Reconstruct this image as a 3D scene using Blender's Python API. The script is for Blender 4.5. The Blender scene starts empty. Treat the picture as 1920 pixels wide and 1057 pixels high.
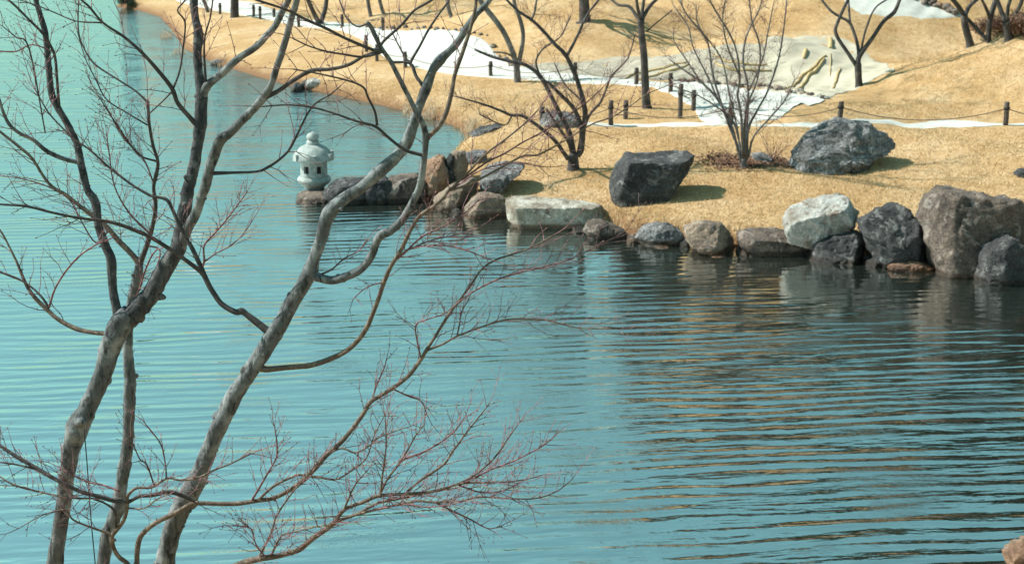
import bpy, math, random
import numpy as np
from mathutils import Vector, noise as mnoise
random.seed(7)
rng = np.random.default_rng(7)
R = math.radians
scene = bpy.context.scene
col = scene.collection

# ------------------------------------------------------------------ camera
F_PX = 2800.0            # focal length in pixels of the 1920 px wide photograph
PITCH = R(15.5)
CAM_H = 7.0
cam_d = bpy.data.cameras.new('camera')
cam = bpy.data.objects.new('camera', cam_d)
col.objects.link(cam)
cam.location = (0, 0, CAM_H)
cam.rotation_euler = (math.pi / 2 - PITCH, 0, 0)
cam_d.sensor_width = 36
cam_d.lens = 36 * F_PX / 1920
cam_d.clip_start = 0.2
cam_d.clip_end = 5000
cam_d.dof.use_dof = True
cam_d.dof.focus_distance = 9.0
cam_d.dof.aperture_fstop = 6.0
scene.camera = cam

# ------------------------------------------------------------------ light
SUN_EL, SUN_AZ = 46.0, -79.0       # azimuth measured from +Y (away from camera) towards +X
world = bpy.data.worlds.new('World')
scene.world = world
world.use_nodes = True
wn = world.node_tree.nodes
wl = world.node_tree.links
bg = wn['Background']
sky = wn.new('ShaderNodeTexSky')
sky.sky_type = 'NISHITA'
sky.sun_disc = False
sky.sun_elevation = R(SUN_EL)
sky.sun_rotation = R(SUN_AZ)
sky.air_density = 1.0
sky.dust_density = 0.4
sky.ozone_density = 1.0
tint = wn.new('ShaderNodeMix')
tint.data_type = 'RGBA'
tint.blend_type = 'MULTIPLY'
tint.inputs[0].default_value = 1.0
tint.inputs[7].default_value = (0.56, 1.04, 0.90, 1)
hs = wn.new('ShaderNodeHueSaturation')
hs.inputs['Saturation'].default_value = 0.58
wl.new(sky.outputs[0], hs.inputs['Color'])
wl.new(hs.outputs[0], tint.inputs[6])
wl.new(tint.outputs[2], bg.inputs[0])
bg.inputs[1].default_value = 0.112
sun_d = bpy.data.lights.new('sun', 'SUN')
sun = bpy.data.objects.new('sun', sun_d)
col.objects.link(sun)
sun_d.energy = 5.0
sun_d.angle = R(0.53)
sun_d.color = (1.0, 0.965, 0.88)
sv = Vector((math.sin(R(SUN_AZ)) * math.cos(R(SUN_EL)), math.cos(R(SUN_AZ)) * math.cos(R(SUN_EL)), math.sin(R(SUN_EL))))
sun.rotation_euler = sv.to_track_quat('Z', 'Y').to_euler()
scene.view_settings.view_transform = 'Standard'
scene.view_settings.look = 'None'
scene.view_settings.exposure = 0.78
scene.view_settings.gamma = 1.0
scene.view_settings.use_curve_mapping = False
scene.render.engine = 'CYCLES'

# ------------------------------------------------------------------ pixel -> world
SP, CP = math.sin(PITCH), math.cos(PITCH)
def ray(px, py):
    u, v = (px - 960) / F_PX, (528.5 - py) / F_PX
    return np.array([u, CP + v * SP, -SP + v * CP])
def at_z(px, py, z=0.0):
    r = ray(px, py)
    t = (z - CAM_H) / r[2]
    return np.array([r[0] * t, r[1] * t, z])
def at_y(px, py, y):
    r = ray(px, py)
    t = y / r[1]
    return np.array([r[0] * t, y, CAM_H + r[2] * t])
def m_per_px(y, py=528):
    r = ray(960, py)
    return y / r[1] / F_PX

# ------------------------------------------------------------------ terrain
SHORE_PX = [(215, 12), (262, 20), (300, 32), (325, 62), (345, 92), (400, 118), (470, 140), (540, 160), (600, 172), (680, 190),
            (760, 208), (830, 228), (868, 244), (872, 262), (858, 285), (830, 305), (800, 330), (785, 360), (830, 380), (862, 396),
            (945, 402), (1050, 414), (1140, 428), (1190, 440), (1290, 452), (1390, 465), (1520, 480), (1640, 488), (1750, 494), (1850, 512),
            (1960, 540), (2080, 590)]
shore = [tuple(at_z(px, py)[:2]) for px, py in SHORE_PX]
lake = shore + [(17, 17.5), (15, 15), (10, 13.6), (6.5, 13.9), (5.2, 14.2), (4.3, 13.3), (0, 12.6), (-10, 12.8), (-30, 14), (-120, 20), (-300, 150), (-260, 380),
                (-60, 390), (-30, 200), (-22, 130), (-19, 100)]
LK = np.array(lake)
def lake_sd(x, y):
    """signed distance to the lake outline, positive on land"""
    x = np.asarray(x, float).ravel(); y = np.asarray(y, float).ravel()
    best = np.full(x.shape, 1e9); inside = np.zeros(x.shape, bool)
    n = len(LK)
    for i in range(n):
        ax, ay = LK[i]; bx, by = LK[(i + 1) % n]
        dx, dy = bx - ax, by - ay
        t = np.clip(((x - ax) * dx + (y - ay) * dy) / (dx * dx + dy * dy), 0, 1)
        best = np.minimum(best, (x - ax - t * dx) ** 2 + (y - ay - t * dy) ** 2)
        c = ((ay > y) != (by > y)) & (x < (bx - ax) * (y - ay) / (by - ay + 1e-12) + ax)
        inside ^= c
    d = np.sqrt(best)
    return np.where(inside, -d, d)
def sstep(a, b, v):
    t = np.clip((v - a) / (b - a), 0, 1)
    return t * t * (3 - 2 * t)
def blob(x, y, cx, cy, rx, ry, h, rot=0.0):
    c, s_ = math.cos(rot), math.sin(rot)
    u = ((x - cx) * c + (y - cy) * s_) / rx
    v = (-(x - cx) * s_ + (y - cy) * c) / ry
    r = np.clip(np.sqrt(u * u + v * v), 0, 1)
    return h * (0.5 + 0.5 * np.cos(math.pi * r))
def height(x, y):
    shp = np.shape(x)
    x = np.asarray(x, float).ravel(); y = np.asarray(y, float).ravel()
    s = lake_sd(x, y)
    far = np.where(s > 0, 0.22 * sstep(0, 0.45, s) + 0.95 * (1 - np.exp(-np.maximum(s, 0) / 5.5)), 0)
    far += np.where(s > 0, sstep(2, 8, s), 0) * (
        blob(x, y, 18.0, 41.5, 9.5, 6.8, 2.3) + blob(x, y, 7.8, 47.5, 4.8, 5.0, 0.75) + blob(x, y, 14, 59, 9, 7, 1.5) - blob(x, y, 15.5, 50.5, 8, 5.5, 0.75)
        + blob(x, y, 1.8, 56, 7.0, 9.0, 1.35, 0.5) + blob(x, y, -3.0, 66, 6, 6, .9) + blob(x, y, 24, 63, 12, 9, 1.9)
        + (1 - 0.9 * np.exp(-((y - 34.6) / 1.3) ** 2)) * (0.035 * np.sin(x * 3.3 + 1.7 * np.sin(y * 1.9)) * np.sin(y * 4.1 + np.sin(x * 2.3)) + 0.025 * np.sin(x * 7.1 + y * 2 + np.sin(y * 3)) * np.sin(y * 6.3 - x * 2.2))
        + 0.10 * np.sin(x * 0.9 + 1) * np.sin(y * 0.55) + 0.05 * np.sin(x * 2.1 + y * 1.3))
    far += blob(x, y, 0.2, 37.5, 2.8, 2.2, 0.28) + blob(x, y, 3.4, 33.5, 2.0, 2.6, 0.22) * (s > 0)
    far += (14.5 * sstep(53, 90, y) + 5 * sstep(94, 130, y)) * sstep(0, 12, x) 
    near = np.where(s > 0, 0.05 + 0.42 * s, 0)
    near = np.minimum(near, 5.4) + 0.04 * np.sin(x * 1.7) * np.sin(y * 1.1)
    w = sstep(14.5, 20, y)
    z = near * (1 - w) + far * w
    z = np.where(s > 0, z, np.maximum(-1.2, 0.35 * s - 0.03))
    return z.reshape(shp) if shp else float(z[0])
def on_ground(px, py, off=0.0):
    """where the ray through a pixel meets the terrain"""
    r = ray(px, py)
    ys = np.concatenate([np.linspace(20, 60, 500), np.linspace(60.1, 150, 400)])
    t = ys / r[1]
    xs = r[0] * t; zs = CAM_H + r[2] * t
    hz = np.maximum(height(xs, ys), 0.0)
    k = np.argmax(zs < hz)
    if not (zs < hz).any(): k = len(ys) - 1
    k = max(k, 1)
    a, b = zs[k - 1] - hz[k - 1], zs[k] - hz[k]
    f = a / (a - b) if a != b else 0
    y = ys[k - 1] + f * (ys[k] - ys[k - 1]); x = xs[k - 1] + f * (xs[k] - xs[k - 1])
    return np.array([x, y, max(height(np.array([x]), np.array([y]))[0], 0.0) + off])

# ------------------------------------------------------------------ materials
def new_mat(name):
    m = bpy.data.materials.new(name); m.use_nodes = True
    nt = m.node_tree
    return m, nt.nodes, nt.links, nt.nodes['Principled BSDF']
def ramp(n, l, src, stops):
    r = n.new('ShaderNodeValToRGB')
    e = r.color_ramp.elements
    while len(e) > 1: e.remove(e[-1])
    e[0].position = stops[0][0]; e[0].color = (*stops[0][1], 1)
    for p, c in stops[1:]:
        q = e.new(p); q.color = (*c, 1)
    l.new(src, r.inputs[0])
    return r.outputs[0]
def noise_tex(n, l, vec, scale, detail=6, rough=0.6, dist=0.0):
    t = n.new('ShaderNodeTexNoise'); t.inputs['Scale'].default_value = scale
    t.inputs['Detail'].default_value = detail; t.inputs['Roughness'].default_value = rough
    t.inputs['Distortion'].default_value = dist
    if vec is not None: l.new(vec, t.inputs['Vector'])
    return t.outputs[0]
def mapping(n, l, scale, rot=(0, 0, 0), space='pos'):
    m = n.new('ShaderNodeMapping'); m.inputs['Scale'].default_value = scale; m.inputs['Rotation'].default_value = rot
    if space == 'pos':
        g = n.new('ShaderNodeNewGeometry'); l.new(g.outputs['Position'], m.inputs[0])
    else:
        g = n.new('ShaderNodeTexCoord'); l.new(g.outputs[space], m.inputs[0])
    return m.outputs[0]
def mix(n, l, fac, a, b, mode='MIX'):
    m = n.new('ShaderNodeMix'); m.data_type = 'RGBA'; m.blend_type = mode
    for i, v in ((0, fac), (6, a), (7, b)):
        if isinstance(v, (int, float)): m.inputs[i].default_value = v
        elif isinstance(v, tuple): m.inputs[i].default_value = (*v, 1)
        else: l.new(v, m.inputs[i])
    return m.outputs[2]
def math_n(n, l, op, a, b=0.0):
    m = n.new('ShaderNodeMath'); m.operation = op
    for i, v in ((0, a), (1, b)):
        if isinstance(v, (int, float)): m.inputs[i].default_value = v
        else: l.new(v, m.inputs[i])
    return m.outputs[0]
def bump(n, l, h, strength, dist, p, nrm=None):
    b = n.new('ShaderNodeBump'); b.inputs['Strength'].default_value = strength; b.inputs['Distance'].default_value = dist
    l.new(h, b.inputs['Height'])
    if nrm is not None: l.new(nrm, b.inputs['Normal'])
    if p is not None: l.new(b.outputs[0], p.inputs['Normal'])
    return b.outputs[0]

def bark_mat(name, light, dark, crack=0.5, fine=60, lich=None):
    m, n, l, p = new_mat(name)
    v = mapping(n, l, (1, 1, 0.28))
    v1 = mapping(n, l, (1, 1, 1))
    a = noise_tex(n, l, v, fine, 8, 0.7, 0.4)
    b = noise_tex(n, l, v1, fine * 0.3, 5, 0.65)
    mid = tuple(x * 0.6 + y * 0.4 for x, y in zip(light, dark))
    c = ramp(n, l, b, [(0.34, tuple(x * .45 + y * .55 for x, y in zip(light, dark))), (0.48, mid), (0.56, light), (0.68, tuple(min(1, x * 1.45) for x in light))])
    k = ramp(n, l, a, [(0.36, (0, 0, 0)), (0.50, (1, 1, 1))])
    c2 = mix(n, l, k, mix(n, l, crack, c, dark), c)
    if lich:
        q = ramp(n, l, noise_tex(n, l, v1, 9, 6, 0.7), [(0.56, (0, 0, 0)), (0.64, (1, 1, 1))])
        c2 = mix(n, l, math_n(n, l, 'MULTIPLY', q, 0.75), c2, lich)
    l.new(c2, p.inputs['Base Color']); p.inputs['Roughness'].default_value = 0.85
    p.inputs['Specular IOR Level'].default_value = 0.25
    bump(n, l, a, 0.9, 0.014, p)
    return m
M = {}
M['bark'] = bark_mat('grey_bark', (0.18, 0.195, 0.20), (0.012, 0.015, 0.018), 0.95, 24, (0.055, 0.055, 0.057))
M['bark_shade'] = bark_mat('shaded_grey_bark', (0.075, 0.077, 0.08), (0.014, 0.017, 0.02), 0.85, 34, (0.20, 0.195, 0.19))  # grey bark darkened: shade on the left maple's leaders put into the colour
M['bark_thin'] = bark_mat('dark_smooth_bark', (0.085, 0.075, 0.072), (0.02, 0.025, 0.028), 0.5, 80)
M['bark_tan'] = bark_mat('tan_young_bark', (0.19, 0.15, 0.115), (0.045, 0.032, 0.032), 0.6, 80)
M['twig'] = bark_mat('red_twig_bark', (0.27, 0.15, 0.155), (0.06, 0.024, 0.032), 0.6, 90)
M['twig_dark'] = bark_mat('brown_twig_bark', (0.12, 0.075, 0.075), (0.04, 0.02, 0.025), 0.5, 90)
M['bark_far'] = bark_mat('distant_dark_bark', (0.085, 0.075, 0.07), (0.02, 0.018, 0.02), 0.6, 14)
M['bark_far_pale'] = bark_mat('distant_grey_bark', (0.17, 0.16, 0.15), (0.05, 0.045, 0.045), 0.6, 14)
M['twig_far'] = bark_mat('distant_twig_bark', (0.16, 0.085, 0.075), (0.06, 0.03, 0.03), 0.4, 30)

def rock_mat(name, light, dark, patch, bias=0.5, sc=2.2, speck=0.6):
    m, n, l, p = new_mat(name)
    v = mapping(n, l, (1, 1, 1))
    big = noise_tex(n, l, v, sc, 8, 0.68, 0.3)
    fine = noise_tex(n, l, v, sc * 11, 6, 0.75)
    c = ramp(n, l, big, [(bias - 0.14, dark), (bias, tuple((a + b) / 2 for a, b in zip(light, dark))), (bias + 0.12, light)])
    sp = ramp(n, l, fine, [(0.42, (0, 0, 0)), (0.60, (1, 1, 1))])
    c = mix(n, l, math_n(n, l, 'MULTIPLY', sp, speck), c, tuple(x * 0.35 for x in dark), 'MIX')
    pt = ramp(n, l, noise_tex(n, l, v, sc * 0.9 + 1.3, 7, 0.7, 0.6), [(0.54, (0, 0, 0)), (0.62, (1, 1, 1))])
    c = mix(n, l, math_n(n, l, 'MULTIPLY', pt, 0.8), c, patch)
    g = n.new('ShaderNodeNewGeometry'); sx = n.new('ShaderNodeSeparateXYZ'); l.new(g.outputs['Position'], sx.inputs[0])
    zz = math_n(n, l, 'ADD', sx.outputs[2], math_n(n, l, 'MULTIPLY', fine, 0.10))
    wet = ramp(n, l, zz, [(0.13, (1, 1, 1)), (0.18, (0, 0, 0))])
    c = mix(n, l, wet, c, mix(n, l, 1.0, c, (0.35, 0.25, 0.17), 'MULTIPLY'))
    l.new(c, p.inputs['Base Color']); p.inputs['Roughness'].default_value = 0.88
    l.new(ramp(n, l, wet, [(0, (0.9, 0.9, 0.9)), (1, (0.35, 0.35, 0.35))]), p.inputs['Roughness'])
    b1 = bump(n, l, big, 1.0, 0.14, None)
    bump(n, l, fine, 1.0, 0.04, p, b1)
    return m
M['rock_dark'] = rock_mat('dark_grey_rock', (0.12, 0.12, 0.122), (0.025, 0.027, 0.03), (0.24, 0.24, 0.23), 0.52, 2.6, 0.8)
M['rock_grey'] = rock_mat('mottled_grey_rock', (0.44, 0.44, 0.44), (0.05, 0.052, 0.056), (0.10, 0.095, 0.09), 0.50, 1.8, 0.85)
M['rock_brown'] = rock_mat('brown_grey_rock', (0.25, 0.19, 0.15), (0.055, 0.042, 0.036), (0.34, 0.29, 0.25), 0.5, 2.2, 0.7)
M['rock_white'] = rock_mat('white_lichen_rock', (0.56, 0.57, 0.54), (0.27, 0.235, 0.19), (0.20, 0.14, 0.10), 0.47, 2.2, 0.45)
M['rock_pale'] = rock_mat('pale_slab_rock', (0.68, 0.66, 0.58), (0.24, 0.18, 0.12), (0.14, 0.11, 0.085), 0.49, 2.4, 0.5)
M['rock_tan'] = rock_mat('tan_rock', (0.44, 0.34, 0.25), (0.15, 0.11, 0.085), (0.11, 0.10, 0.10), 0.49, 2.6, 0.6)
M['rock_orange'] = rock_mat('orange_brown_rock', (0.48, 0.29, 0.18), (0.20, 0.11, 0.07), (0.30, 0.24, 0.19), 0.48, 2.6, 0.5)

def lawn_mat():
    m, n, l, p = new_mat('dry_winter_lawn')
    v = mapping(n, l, (1, 1, 1))
    a = noise_tex(n, l, v, 0.55, 6, 0.6)
    b = noise_tex(n, l, v, 5.0, 8, 0.75)
    c = noise_tex(n, l, mapping(n, l, (1, 0.4, 1)), 34, 4, 0.8)
    c1 = ramp(n, l, a, [(0.30, (0.41, 0.265, 0.128)), (0.48, (0.49, 0.335, 0.18)), (0.62, (0.56, 0.41, 0.25)), (0.75, (0.45, 0.33, 0.21))])
    c2 = mix(n, l, ramp(n, l, b, [(0.38, (0.8, 0.8, 0.8)), (0.55, (0, 0, 0))]), c1, mix(n, l, 1.0, c1, (0.74, 0.66, 0.54), 'MULTIPLY'))
    c3 = mix(n, l, ramp(n, l, c, [(0.36, (0.9, 0.9, 0.9)), (0.52, (0, 0, 0))]), c2, mix(n, l, 1.0, c2, (0.66, 0.58, 0.46), 'MULTIPLY'))
    g = n.new('ShaderNodeNewGeometry'); sx = n.new('ShaderNodeSeparateXYZ'); l.new(g.outputs['Position'], sx.inputs[0])
    zz = math_n(n, l, 'ADD', sx.outputs[2], math_n(n, l, 'MULTIPLY', math_n(n, l, 'SUBTRACT', b, 0.5), 0.35))
    c4 = mix(n, l, ramp(n, l, zz, [(0.05, (1, 1, 1)), (0.14, (.75, .75, .75)), (0.36, (0, 0, 0))]), c3, (0.19, 0.105, 0.055))
    l.new(c4, p.inputs['Base Color']); p.inputs['Roughness'].default_value = 0.95
    p.inputs['Specular IOR Level'].default_value = 0.1
    h = math_n(n, l, 'ADD', b, math_n(n, l, 'MULTIPLY', c, 0.5))
    bump(n, l, h, 0.9, 0.06, p)
    return m
M['lawn'] = lawn_mat()
def simple_mat(name, c1, c2, sc=6, rough=0.9, bmp=0.01, stops=(0.4, 0.6)):
    m, n, l, p = new_mat(name)
    v = mapping(n, l, (1, 1, 1))
    a = noise_tex(n, l, v, sc, 8, 0.7)
    l.new(ramp(n, l, a, [(stops[0], c1), (stops[1], c2)]), p.inputs['Base Color'])
    p.inputs['Roughness'].default_value = rough; p.inputs['Specular IOR Level'].default_value = 0.25
    bump(n, l, a, 0.7, bmp, p)
    return m
M['path'] = simple_mat('pale_gravel', (0.38, 0.385, 0.35), (0.48, 0.485, 0.45), 3.5, 0.95, 0.01, (0.3, 0.6))
M['sand'] = simple_mat('bare_sand', (0.26, 0.235, 0.185), (0.35, 0.315, 0.25), 1.6, 0.95, 0.02, (0.35, 0.62))
M['sand_white'] = simple_mat('pale_bare_sand', (0.34, 0.31, 0.24), (0.42, 0.385, 0.30), 1.3, 0.95, 0.02, (0.3, 0.6))
M['blade'] = simple_mat('dry_grass_blade', (0.46, 0.315, 0.16), (0.62, 0.46, 0.28), 3, 0.9, 0.0)
M['reed'] = simple_mat('dead_reed', (0.28, 0.20, 0.13), (0.46, 0.36, 0.25), 9, 0.9, 0.0)
M['straw'] = simple_mat('yellow_straw', (0.34, 0.25, 0.12), (0.48, 0.37, 0.20), 9, 0.9, 0.02)
M['litter'] = simple_mat('fallen_leaves', (0.11, 0.055, 0.04), (0.25, 0.145, 0.09), 14, 0.9, 0.0)
M['stone'] = simple_mat('pale_granite', (0.15, 0.185, 0.18), (0.37, 0.41, 0.39), 9, 0.85, 0.004, (0.3, 0.62))
M['post'] = simple_mat('weathered_post', (0.055, 0.045, 0.042), (0.13, 0.105, 0.09), 12, 0.85, 0.01)
M['rope'] = simple_mat('weathered_rope', (0.16, 0.12, 0.09), (0.24, 0.19, 0.15), 30, 0.95, 0.0)
M['tie'] = simple_mat('dark_tie', (0.02, 0.018, 0.018), (0.035, 0.03, 0.03), 30, 0.7, 0.0)
M['shrub'] = simple_mat('dark_evergreen', (0.018, 0.030, 0.016), (0.045, 0.060, 0.030), 2, 0.8, 0.0)
M['redbush'] = simple_mat('russet_bush', (0.10, 0.05, 0.035), (0.20, 0.12, 0.08), 2, 0.8, 0.0)

def water_mat():
    m, n, l, p = new_mat('pond_water')
    n.remove(p)
    out = [q for q in n if q.type == 'OUTPUT_MATERIAL'][0]
    base = mapping(n, l, (1, 1, 1), (0, 0, R(-6)))
    # long crested ripples, bent by slow noise
    warp = n.new('ShaderNodeTexNoise'); warp.inputs['Scale'].default_value = 0.55; warp.inputs['Detail'].default_value = 2
    wv = mapping(n, l, (0.45, 1.0, 1)); l.new(wv, warp.inputs['Vector'])
    wsub = n.new('ShaderNodeVectorMath'); wsub.operation = 'SUBTRACT'; l.new(warp.outputs[1], wsub.inputs[0]); wsub.inputs[1].default_value = (.5, .5, .5)
    wsc = n.new('ShaderNodeVectorMath'); wsc.operation = 'MULTIPLY'; l.new(wsub.outputs[0], wsc.inputs[0]); wsc.inputs[1].default_value = (1.2, 0.55, 0)
    wadd = n.new('ShaderNodeVectorMath'); wadd.operation = 'ADD'; l.new(base, wadd.inputs[0]); l.new(wsc.outputs[0], wadd.inputs[1])
    def stretched(sx, sy, scale, detail, rough, dist=0.0):
        mp = n.new('ShaderNodeMapping'); mp.inputs['Scale'].default_value = (sx, sy, 1); l.new(wadd.outputs[0], mp.inputs[0])
        return noise_tex(n, l, mp.outputs[0], scale, detail, rough, dist)
    wave = n.new('ShaderNodeTexWave'); wave.wave_type = 'BANDS'; wave.bands_direction = 'Y'; wave.wave_profile = 'SIN'
    mp = n.new('ShaderNodeMapping'); mp.inputs['Scale'].default_value = (0.22, 1, 1); l.new(wadd.outputs[0], mp.inputs[0])
    l.new(mp.outputs[0], wave.inputs['Vector'])
    wave.inputs['Scale'].default_value = 1.10; wave.inputs['Distortion'].default_value = 3.6
    wave.inputs['Detail'].default_value = 2.0; wave.inputs['Detail Scale'].default_value = 0.9; wave.inputs['Detail Roughness'].default_value = 0.5
    amp = ramp(n, l, noise_tex(n, l, mapping(n, l, (0.5, 1, 1)), 0.6, 3, 0.55), [(0.36, (0.10,) * 3), (0.60, (1, 1, 1))])
    w1 = math_n(n, l, 'MULTIPLY', math_n(n, l, 'MULTIPLY', wave.outputs[1], amp), WAVE_A)
    w2 = math_n(n, l, 'MULTIPLY', stretched(0.16, 1.0, 4.2, 2.0, 0.45), WAVE_B)
    w3 = math_n(n, l, 'MULTIPLY', stretched(0.30, 1.0, 11.0, 3.0, 0.55), WAVE_C)
    paw = ramp(n, l, noise_tex(n, l, mapping(n, l, (0.6, 1, 1)), 0.9, 4, 0.6), [(0.52, (0, 0, 0)), (0.66, (1, 1, 1))])
    w4 = math_n(n, l, 'MULTIPLY', math_n(n, l, 'MULTIPLY', stretched(0.8, 1.0, 20.0, 3.0, 0.6, 0.8), paw), WAVE_D)
    h = math_n(n, l, 'ADD', math_n(n, l, 'ADD', w1, w2), math_n(n, l, 'ADD', w3, w4))
    g2 = n.new('ShaderNodeNewGeometry'); sp2 = n.new('ShaderNodeSeparateXYZ'); l.new(g2.outputs['Position'], sp2.inputs[0])
    qq = math_n(n, l, 'ADD', sp2.outputs[1], math_n(n, l, 'MULTIPLY', sp2.outputs[0], 0.57))
    mr = n.new('ShaderNodeMapRange'); mr.interpolation_type = 'SMOOTHSTEP'
    l.new(qq, mr.inputs[0]); mr.inputs[1].default_value = 23.0; mr.inputs[2].default_value = 29.0; mr.inputs[3].default_value = 1.0; mr.inputs[4].default_value = 0.30
    mx = n.new('ShaderNodeMapRange'); mx.interpolation_type = 'SMOOTHSTEP'
    l.new(sp2.outputs[0], mx.inputs[0]); mx.inputs[1].default_value = -4.0; mx.inputs[2].default_value = 1.0; mx.inputs[3].default_value = 1.0; mx.inputs[4].default_value = 0.0
    h = math_n(n, l, 'MULTIPLY', h, math_n(n, l, 'MAXIMUM', mr.outputs[0], mx.outputs[0]))
    nb = bump(n, l, h, 1.0, 1.0, None)
    gl = n.new('ShaderNodeBsdfGlossy'); gl.inputs['Color'].default_value = (0.97, 1.0, 0.98, 1); gl.inputs['Roughness'].default_value = 0.0
    df = n.new('ShaderNodeBsdfDiffuse'); df.inputs['Color'].default_value = (0.012, 0.016, 0.013, 1)
    fr = n.new('ShaderNodeFresnel'); fr.inputs['IOR'].default_value = WATER_IOR
    l.new(nb, gl.inputs['Normal']); l.new(nb, fr.inputs['Normal'])
    ms = n.new('ShaderNodeMixShader'); l.new(fr.outputs[0], ms.inputs[0]); l.new(df.outputs[0], ms.inputs[1]); l.new(gl.outputs[0], ms.inputs[2])
    l.new(ms.outputs[0], out.inputs[0])
    return m
WAVE_A, WAVE_B, WAVE_C, WAVE_D = 0.0112, 0.032, 0.006, 0.009
WATER_IOR = 11.0
M['water'] = water_mat()

# ------------------------------------------------------------------ object helpers
def link_mesh(name, me, parent=None, mat=None, smooth=True):
    if mat is not None: me.materials.append(mat)
    if smooth: me.polygons.foreach_set('use_smooth', [True] * len(me.polygons))
    o = bpy.data.objects.new(name, me); col.objects.link(o)
    if parent is not None: o.parent = parent
    return o
def tag(o, label=None, cat=None, group=None, kind=None):
    if label: o['label'] = label
    if cat: o['category'] = cat
    if group: o['group'] = group
    if kind: o['kind'] = kind
    return o
def thing(name, loc, label, cat, group=None):
    o = bpy.data.objects.new(name, None); col.objects.link(o)
    o.location = loc; o.empty_display_size = 0.1
    return tag(o, label, cat, group)
class MB:
    def __init__(s): s.v = []; s.f = []
    def add(s, vs, fs):
        b = len(s.v); s.v.extend(vs); s.f.extend([tuple(i + b for i in q) for q in fs])
    def build(s, name, mat, parent=None, origin=(0, 0, 0), smooth=True):
        me = bpy.data.meshes.new(name)
        ox, oy, oz = origin
        me.from_pydata([(a - ox, b - oy, c - oz) for a, b, c in s.v], [], s.f)
        o = link_mesh(name, me, parent, mat, smooth)
        if parent is None: o.location = origin
        return o

def catmull(P, per):
    P = [np.array(p, float) for p in P]
    if len(P) < 3:
        k = max(2, per)
        return [P[0] + (P[-1] - P[0]) * i / k for i in range(k + 1)]
    Q = [2 * P[0] - P[1]] + P + [2 * P[-1] - P[-2]]
    out = []
    for i in range(1, len(Q) - 2):
        p0, p1, p2, p3 = Q[i - 1:i + 3]
        for k in range(per):
            t = k / per
            out.append(0.5 * ((2 * p1) + (-p0 + p2) * t + (2 * p0 - 5 * p1 + 4 * p2 - p3) * t * t + (-p0 + 3 * p1 - 3 * p2 + p3) * t ** 3))
    out.append(Q[-2])
    return out
def tube(mb, pts, rad, sides=8, rough=0.0, nf=6.0, cap=True):
    """pts: list of 3-vectors, rad: list of radii"""
    pts = [Vector(p) for p in pts]
    n = len(pts)
    up = None; vs = []; fs = []
    for i in range(n):
        t = (pts[min(i + 1, n - 1)] - pts[max(i - 1, 0)])
        if t.length < 1e-9: t = Vector((0, 0, 1))
        t.normalize()
        if up is None:
            up = t.orthogonal().normalized()
        else:
            up = up - t * up.dot(t)
            if up.length < 1e-6: up = t.orthogonal()
            up.normalize()
        si = t.cross(up)
        for k in range(sides):
            a = 2 * math.pi * k / sides
            d = up * math.cos(a) + si * math.sin(a)
            r = rad[i]
            if rough:
                q = pts[i] + d * r
                r *= 1 + rough * (mnoise.noise(q * nf) + 0.6 * mnoise.noise(q * nf * 2.7) + 0.5 * mnoise.noise(Vector((q.x * nf * 6.5, q.y * nf * 6.5, q.z * nf * 2.2))))
            q = pts[i] + d * r
            vs.append((q.x, q.y, q.z))
    for i in range(n - 1):
        for k in range(sides):
            a = i * sides + k; b = i * sides + (k + 1) % sides
            fs.append((a, b, b + sides, a + sides))
    if cap:
        fs.append(tuple(range(sides - 1, -1, -1))); fs.append(tuple((n - 1) * sides + k for k in range(sides)))
    mb.add(vs, fs)

# ------------------------------------------------------------------ ground, water, paths
def axis(segs):
    out = []
    for a, b, st in segs:
        k = max(1, int(round((b - a) / st)))
        out += [a + (b - a) * i / k for i in range(k)]
    out.append(segs[-1][1])
    return np.array(out)
gx = axis([(-2500, -400, 350), (-400, -120, 40), (-120, -45, 7), (-45, -22, 1.0), (-22, 17, 0.22), (17, 45, 1.0), (45, 120, 7), (120, 400, 40), (400, 2500, 350)])
gy = axis([(-2500, -300, 400), (-300, -30, 30), (-30, 10, 1.0), (10, 24, 0.5), (24, 48, 0.16), (48, 84, 0.4), (84, 160, 2.5), (160, 400, 20), (400, 2500, 300)])
X, Y = np.meshgrid(gx, gy)
Z = height(X, Y)
nx, ny = len(gx), len(gy)
me = bpy.data.meshes.new('ground')
co = np.stack([X.ravel(), Y.ravel(), Z.ravel()], 1)
idx = np.arange(nx * ny).reshape(ny, nx)
quads = np.stack([idx[:-1, :-1], idx[:-1, 1:], idx[1:, 1:], idx[1:, :-1]], -1).reshape(-1, 4)
def np_mesh(me, co, faces):
    k = faces.shape[1]
    me.vertices.add(len(co)); me.vertices.foreach_set('co', co.astype(np.float32).ravel())
    me.loops.add(faces.size); me.loops.foreach_set('vertex_index', faces.astype(np.int32).ravel())
    me.polygons.add(len(faces)); me.polygons.foreach_set('loop_start', np.arange(0, faces.size, k, dtype=np.int32))
    me.update(calc_edges=True); me.validate()
np_mesh(me, co, quads)
ground = link_mesh('ground', me, None, M['lawn'])
tag(ground, 'dry golden winter lawn rolling behind and around the pond', kind='structure')

mb = MB()
mb.add([(-320, 8, 0), (60, 8, 0), (60, 420, 0), (-320, 420, 0)], [(0, 1, 2, 3)])
water = mb.build('pond_water', M['water'], smooth=False)
tag(water, 'rippled teal pond water', kind='structure')

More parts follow.
